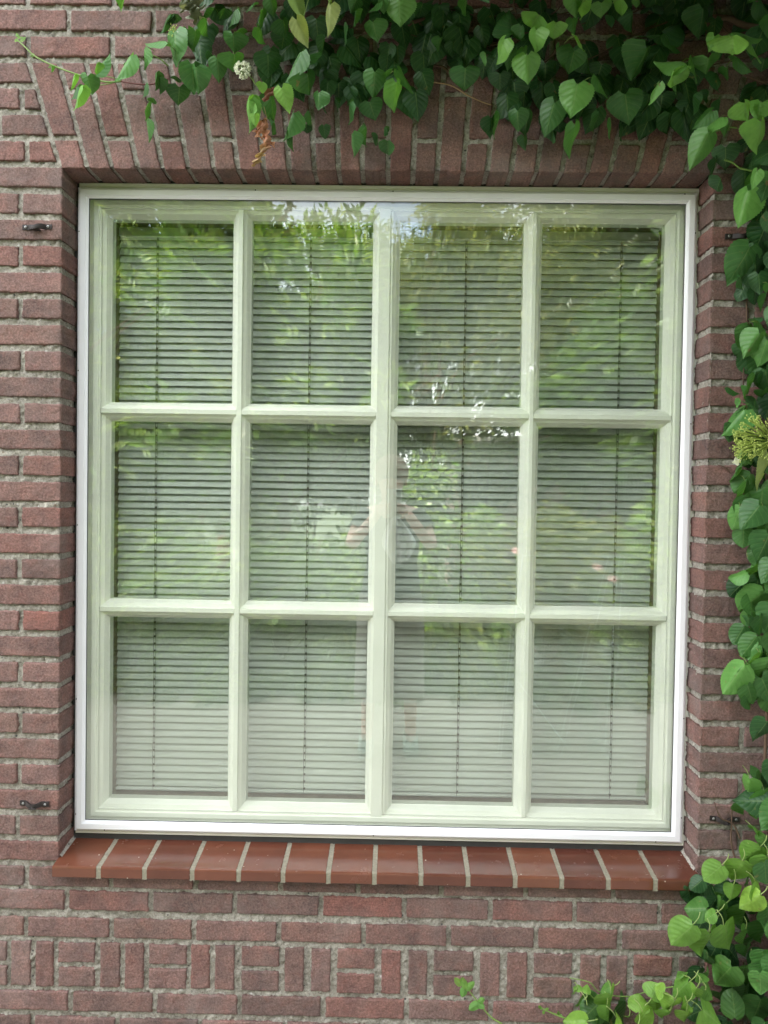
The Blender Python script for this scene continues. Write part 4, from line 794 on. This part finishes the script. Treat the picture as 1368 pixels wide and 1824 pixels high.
for i, (x, y, h) in enumerate(((-9, -13, 7), (-6.2, -15, 8.2), (-3.4, -13, 6.0), (3.4, -14, 8.0), (6.6, -13, 8.4), (9.8, -12, 8), (-12, -10, 7))):
    tree('garden_tree', ['tall dark tree at the far left end of the garden', 'tallest pale green tree far behind the laurel', 'low round tree far behind the laurel gap', 'tall tree far behind the broad leaved tree', 'wide green tree far behind on the right', 'large tree at the far right end of the garden', 'leftmost tree near the house corner'][i], 'tree', (x, y, 0),
         [((x, y, h*.62), (1.9, 1.6, h*.34)), ((x+.9, y, h*.45), (1.5, 1.3, h*.25))], 9000, .24, [G1, G3, G2][i % 3], 40+i, 1.9, .16, h*.7, 0, 'trees at the end of the garden')
def shrub(name, label, base, r_, n, ls, cols, sd, lance):
    e = empty(name, label, 'shrub', 'shrubs in the bed behind the path', base); mb = MB(); c = np.array(base)+[0, 0, r_[2]*.9]; crown(mb, c, np.array(r_), n, ls, cols, sd, lance, .3); mb.build('foliage', GLEAF, e, smooth=False, col=True)
    t = MB(); g = np.random.default_rng(sd)
    for _ in range(6): e1 = c+g.normal(0, .4, 3)*np.array(r_); tube(t, smooth_path([base, (np.array(base)+e1)/2+g.normal(0, .03, 3), e1], 3), np.linspace(.012, .004, 7), 5)
    t.build('stems', BARK, e)
for i, (x, y, r_, ls, c_, ln, lab) in enumerate(((-2.2, -4.3, (.8, .4, .6), .07, G1, 2, 'low light green shrub under the laurel'), (-1.0, -4.6, (.7, .4, .55), .05, G3, 1.8, 'rounded dark shrub left of the path middle'), (.2, -4.7, (.7, .45, .75), .06, G1, 1.6, 'small bright shrub in the middle of the bed'),
                                             (1.3, -4.5, (.7, .4, .6), .06, G2, 1.8, 'olive green shrub right of the bed middle'), (2.4, -4.4, (.7, .4, .7), .07, G1, 1.6, 'bushy light green shrub below the broad leaved tree'), (-3.3, -4.2, (.6, .4, .6), .08, G3, 2.4, 'dark long leaved shrub at the left end of the bed'), (3.5, -4.2, (.6, .4, .55), .06, G3, 1.8, 'dark shrub at the right end of the bed'))):
    shrub('garden_shrub', lab, (x, y, 0), (r_[0]*1.1, r_[1], r_[2]*1.3), 6500, ls, c_, 60+i, ln)
gc = MB()
for i in range(40):
    g = np.random.default_rng(500+i); crown(gc, np.array([g.uniform(-6, 6), g.uniform(-7.2, -4.1), .12+.15*g.random()]), np.array([.7, .5, .18+.25*g.random()]), 900, .08, [G1, G3, G2][i % 3], 500+i, 1.7, .2)
for i in range(26):
    g = np.random.default_rng(560+i); crown(gc, np.array([-4.5+i*.36, g.uniform(-3.9, -3.15), .04+.06*g.random()]), np.array([.38, .26, .06+.12*g.random()]), 420, .06, [G1, G3, G2][i % 3], 560+i, 1.7, .2)
tag(gc.build('ground_cover', GLEAF, None, smooth=False, col=True), kind='stuff')
hd = empty('garden_hedge', 'long uneven dark green hedge closing the garden behind the trees', 'hedge', None, (0, -7.6, 0)); mb = MB()
for i in range(26): g = np.random.default_rng(300+i); x_ = -9+i*.72; crown(mb, np.array([x_, -7.6+g.normal(0, .25), 1.5+.3*g.random()]), np.array([.75, .55, 1.55+.5*g.random()]), 2300, .10, [G1, G3, G2, G3][i % 4], 300+i, 1.9, .15)
mb.build('foliage', GLEAF, hd, smooth=False, col=True); mb = MB()
for i in range(26): tube(mb, [(-9+i*.72, -7.6, 0), (-9+i*.72+.1, -7.6, 2.0)], [.03, .012], 6)
mb.build('stems', BARK, hd)
# pink and yellow flowers among the shrubs
PINK = simple('pink_petal', (.55, .33, .32), .6)
for i, (x, y, z) in enumerate(((1.6, -3.9, .95), (1.75, -4.0, .85), (2.3, -4.1, 1.25), (1.0, -4.2, 1.05))):
    e = empty('garden_flower', ['pink flower low right of the bed middle', 'lower pink flower beside the bed middle', 'pink flower highest in the bed', 'pink flower by the olive green shrub'][i], 'flower', 'pink flowers in the bed', (x, y, 0)); q = MB(); g = np.random.default_rng(i)
    for k in range(12): a = k*.52; tube(q, [(x, y, z), (x+.028*math.cos(a), y+.012, z+.028*math.sin(a))], [.004, .007], 5)
    q.build('petals', PINK, e); q = MB(); tube(q, smooth_path([(x, y-.05, 0), (x+.03, y-.02, z*.5), (x, y, z)], 5), .003, 5); q.build('stem', STEM, e)
# garden shed far right
shed = empty('garden_shed', 'low pinkish brick shed with pale roof edge behind the garden bed', 'shed', None, (3.0, -9.2, 0))
mb = MB(); box(mb, .9, 5.4, -11.5, -9.2, 0, 2.25); mb.build('wall', simple('shed_wall', (.33, .22, .19), .9, noise=.2, nscale=6), shed, smooth=False)
mb = MB(); box(mb, .7, 5.6, -11.7, -9.0, 2.25, 2.38, .01); mb.build('roof_edge', simple('pale_fascia', (.35, .33, .31), .6), shed, smooth=False)
mb = MB(); box(mb, 1.5, 2.4, -9.2, -9.16, 0.05, 2.05, .005); d = mb.build('door', simple('pale_door', (.42, .34, .31), .5), shed, smooth=False)
mb = MB(); box(mb, 2.25, 2.30, -9.16, -9.12, .98, 1.08, .005); mb.build('handle', STEEL, d, smooth=False)
# sheet of clear plastic film, crinkled, stood on the path
film = MB(); g = np.random.default_rng(4); n = 22
FILM = glass_mat('clear_film', (.95, .97, .97), .12)
U, V = np.meshgrid(np.linspace(0, 1, n), np.linspace(0, 1, n)); X = .62+.62*U+.16*V; Z = .02+1.12*V; Y = -2.25-.35*V+.05*np.abs(((U*3+V*2) % 1)-.5)+.03*np.abs(((V*4-U*2) % 1)-.5)
I = np.arange(n*n).reshape(n, n); film.add(np.stack([X, Y, Z], -1).reshape(-1, 3), np.stack([I[:-1, :-1], I[:-1, 1:], I[1:, 1:], I[1:, :-1]], -1).reshape(-1, 4))
fe = film.build('plastic_sheet', FILM, None, smooth=False); tag(fe, 'creased clear plastic sheet propped on the path right of the photographer', 'plastic sheet')
sm = fe.modifiers.new('thickness', 'SOLIDIFY'); sm.thickness = .002
EDGE = simple('film_edge_glint', (.75, .85, .85), .25)  # pale tubes stand in for light caught along the sheet's edges and folds
def fp(u, v): return (.62+.62*u+.16*v, -2.25-.35*v+.05*abs(((u*3+v*2) % 1)-.5)+.03*abs(((v*4-u*2) % 1)-.5)+.004, .02+1.12*v)
for a_, b_ in (((0, 0), (0, 1)), ((0, 1), (1, 1)), ((1, 0), (1, 1)), ((.55, 0), (.9, 1)), ((.1, .35), (.6, .05)), ((.5, .45), (1, .4))):
    q = MB(); tube(q, [fp(a_[0]+(b_[0]-a_[0])*t, a_[1]+(b_[1]-a_[1])*t) for t in np.linspace(0, 1, 24)], .0028, 5); q.build('sheet_glint', EDGE, fe)

# ------------------------------------------------------------------ the photographer (mirrored in the glass)
person = empty('person', 'person in dark top and wide pale trousers holding up a phone and a white cloth', 'person', None, (-.02, -2.33, 0))
SKIN = simple('skin', (.80, .54, .46), .55); SKIN.node_tree.nodes['Principled BSDF'].inputs['Subsurface Weight'].default_value = .1
TOP = simple('dark_top', (.05, .065, .06), .85, bump=.3); TRO = simple('pale_trousers', (.27, .25, .235), .85, bump=.3, bscale=120); HAIR = simple('brown_hair', (.30, .20, .14), .6)
def skin(name, V, E, Rr, mat_, parent, root=0, sub=2):
    me = bpy.data.meshes.new(name); V = [tuple(np.array(v)-np.array(person.location)) for v in V]; me.from_pydata(V, E, []); o = bpy.data.objects.new(name, me); link(o, parent)
    o.modifiers.new('Skin', 'SKIN'); 
    for i, r_ in enumerate(Rr): me.skin_vertices[0].data[i].radius = (r_, r_) if np.ndim(r_) == 0 else r_
    me.skin_vertices[0].data[root].use_root = True; s = o.modifiers.new('Sub', 'SUBSURF'); s.levels = sub; s.render_levels = sub; me.materials.append(mat_); 
    for p in me.polygons: p.use_smooth = True
    o.modifiers['Skin'].use_smooth_shade = True; return o
bx, by = -.02, -2.36
V = [(bx, by, .96), (bx, by, 1.10), (bx, by, 1.26), (bx, by+.01, 1.37), (bx, by+.02, 1.44), (bx-.005, by+.05, 1.50), (bx-.005, by+.075, 1.565), (bx-.005, by+.08, 1.64),
     (bx-.17, by, 1.375), (bx-.235, by+.12, 1.20), (bx-.07, by+.335, 1.405), (bx+.17, by, 1.375), (bx+.235, by+.12, 1.20), (bx+.085, by+.335, 1.40),
     (bx-.095, by, .90), (bx-.12, by+.01, .50), (bx-.13, by-.01, .12), (bx-.13, by+.0, .06), (bx-.13, by+.14, .035), (bx+.095, by, .90), (bx+.12, by+.01, .50), (bx+.13, by-.01, .12), (bx+.13, by+.0, .06), (bx+.13, by+.14, .035),
     (bx-.15, by+.05, 1.29), (bx+.15, by+.05, 1.29)]
E_ = [(0, 1), (1, 2), (2, 3), (3, 4), (4, 5), (5, 6), (6, 7), (3, 8), (8, 9), (9, 10), (3, 11), (11, 12), (12, 13), (0, 14), (14, 15), (15, 16), (16, 17), (17, 18), (0, 19), (19, 20), (20, 21), (21, 22), (22, 23)]
V = V[:24]
Rr = [(.15, .11), (.125, .09), (.14, .10), (.12, .08), .05, .055, (.085, .10), (.075, .085), .055, .04, .028, .055, .04, .028, .085, .055, .036, .036, .028, .085, .055, .036, .036, .028]
body = skin('body', V, E_, Rr, SKIN, person)
# hands: palms with separate curled fingers round the phone
for sg, nm in ((-1, 'hand'), (1, 'hand')):
    wv = np.array([bx-.07 if sg < 0 else bx+.085, by+.335, 1.405]); px_ = -.047 if sg < 0 else .033     # phone edge
    pc = np.array([px_+sg*.012, -2.0, 1.412]); V = [tuple(wv), tuple(pc)]; E2 = [(0, 1)]; Rr = [.024, (.026, .018)]
    for k in range(4):
        z = 1.398+.015*k; i = len(V); ln = (.018, .024, .026, .022)[k]; V += [(px_+sg*.014, -1.982, z), (px_+sg*.006, -1.967, z+.003), (px_-sg*ln, -1.960+.0, z+.005)]; E2 += [(1, i), (i, i+1), (i+1, i+2)]; Rr += [.0085, .008, .0065]
    i = len(V); V += [(px_+sg*.01, -2.0, 1.375), (px_-sg*.014, -1.992, 1.385)]; E2 += [(1, i), (i, i+1)]; Rr += [.010, .008]
    skin(nm, V, E2, Rr, SKIN, person, 1)
# face
fc = np.array([bx-.005, by+.08, 1.585]); q = MB(); ball(q, fc+[0, .092, -.012], .014, 8, 6, sc=(.8, 1, 1.4)); q.build('nose', SKIN, person)
for sx_ in (-.085, .085): q = MB(); ball(q, fc+[sx_, .0, -.01], .02, 8, 6, sc=(.4, .8, 1.3)); q.build('ear', SKIN, person)
EYE = simple('eye', (.12, .1, .09), .2)
for sx_ in (-.032, .032): q = MB(); ball(q, fc+[sx_, .083, .012], .012, 8, 6, sc=(1.2, .6, .7)); q.build('eye', EYE, person)
q = MB(); ball(q, fc+[0, .084, -.052], .02, 10, 6, sc=(1.1, .5, .35)); q.build('mouth', simple('lips', (.45, .18, .16), .5), person)
q = MB(); ball(q, fc+[0, -.025, .045], .108, 18, 12, sc=(.93, 1.02, .95)); q.build('hair', HAIR, person)
# clothing
def loft(mb, secs, n=28, wob=.0, sd=0):
    V = []; 
    for k, (c, rx, ry) in enumerate(secs):
        for j in range(n): a = 2*math.pi*j/n; w_ = 1+wob*math.sin(a*7+k*.6+sd); V.append((c[0]+rx*w_*math.cos(a), c[1]+ry*w_*math.sin(a), c[2]))
    mb.add(V, [(k*n+j, k*n+(j+1) % n, (k+1)*n+(j+1) % n, (k+1)*n+j) for k in range(len(secs)-1) for j in range(n)])
q = MB(); loft(q, [((bx, by, z), rx, ry) for z, rx, ry in ((.80, .185, .135), (.90, .180, .135), (1.0, .165, .125), (1.1, .150, .115), (1.22, .165, .12), (1.32, .185, .115), (1.385, .165, .095), (1.43, .085, .07), (1.45, .062, .062))], 30, .02); q.build('top', TOP, person)
for sg in (-1, 1):
    q = MB(); a = np.array([bx+sg*.13, by, 1.37]); b = np.array([bx+sg*.205, by+.06, 1.285]); tube(q, [a, (a+b)/2, b], [.075, .068, .062], 18, cap=False); q.build('sleeve', TOP, person)
    q = MB(); loft(q, [((bx+sg*x_, by, z), rx, ry) for z, x_, rx, ry in ((.92, .08, .10, .125), (.80, .09, .105, .125), (.6, .10, .10, .11), (.45, .105, .10, .105), (.30, .11, .10, .10))], 26, .04, sg); q.build('trouser_leg', TRO, person)
    q = MB(); box(q, bx+sg*.13-.045, bx+sg*.13+.045, by-.07, by+.19, .0, .075, .02); q.build('shoe', simple('pale_shoe', (.45, .55, .50), .7), person)
# phone and cloth
ph = empty('phone', 'pale silver phone held up in both hands, camera lenses facing the window', 'phone', None, (0, -1.971, 1.45))
q = MB(); box(q, -.047, .033, -1.975, -1.967, 1.378, 1.530, .0035); q.build('body', simple('phone_back', (.74, .80, .76), .25, coat=.3), ph, smooth=False)
q = MB(); box(q, -.012, .029, -1.9672, -1.9655, 1.486, 1.527, .0007); isl = q.build('camera_island', simple('camera_glass', (.30, .36, .33), .15), ph, smooth=False)
for (x_, z_) in ((.0, 1.5165), (.0, 1.4965), (.0185, 1.5065)):
    q = MB(); tube(q, [(x_, -1.9656, z_), (x_, -1.9648, z_)], [.0075, .0072], 20); q.build('lens', simple('lens', (.015, .015, .018), .08), isl)
q = MB(); nU, nV = 26, 14; Vv = []
for j in range(nV):
    t = j/(nV-1); z_ = 1.375-.24*t; hw = .022+.075*math.sin(min(1, t*1.3)*math.pi*.5)*(1 if t < .65 else 1-(t-.65)*1.6)
    for i in range(nU): u = -1+2*i/(nU-1); Vv.append((0.005+u*hw+.03*t*math.sin(t*2), -2.0+.022*math.sin(u*9+t)*min(1, t*3+.2), z_+.05*t*u*u-.03*abs(u-.3)*t))
q.add(Vv, [(j*nU+i, j*nU+i+1, (j+1)*nU+i+1, (j+1)*nU+i) for j in range(nV-1) for i in range(nU-1)])
cl = q.build('cloth', simple('white_cloth', (.88, .92, .96), .8), None, loc=(0, -2, 1.39)); tag(cl, 'white cloth hanging in folds from the hand under the phone', 'cloth'); sm = cl.modifiers.new('thickness', 'SOLIDIFY'); sm.thickness = .0015
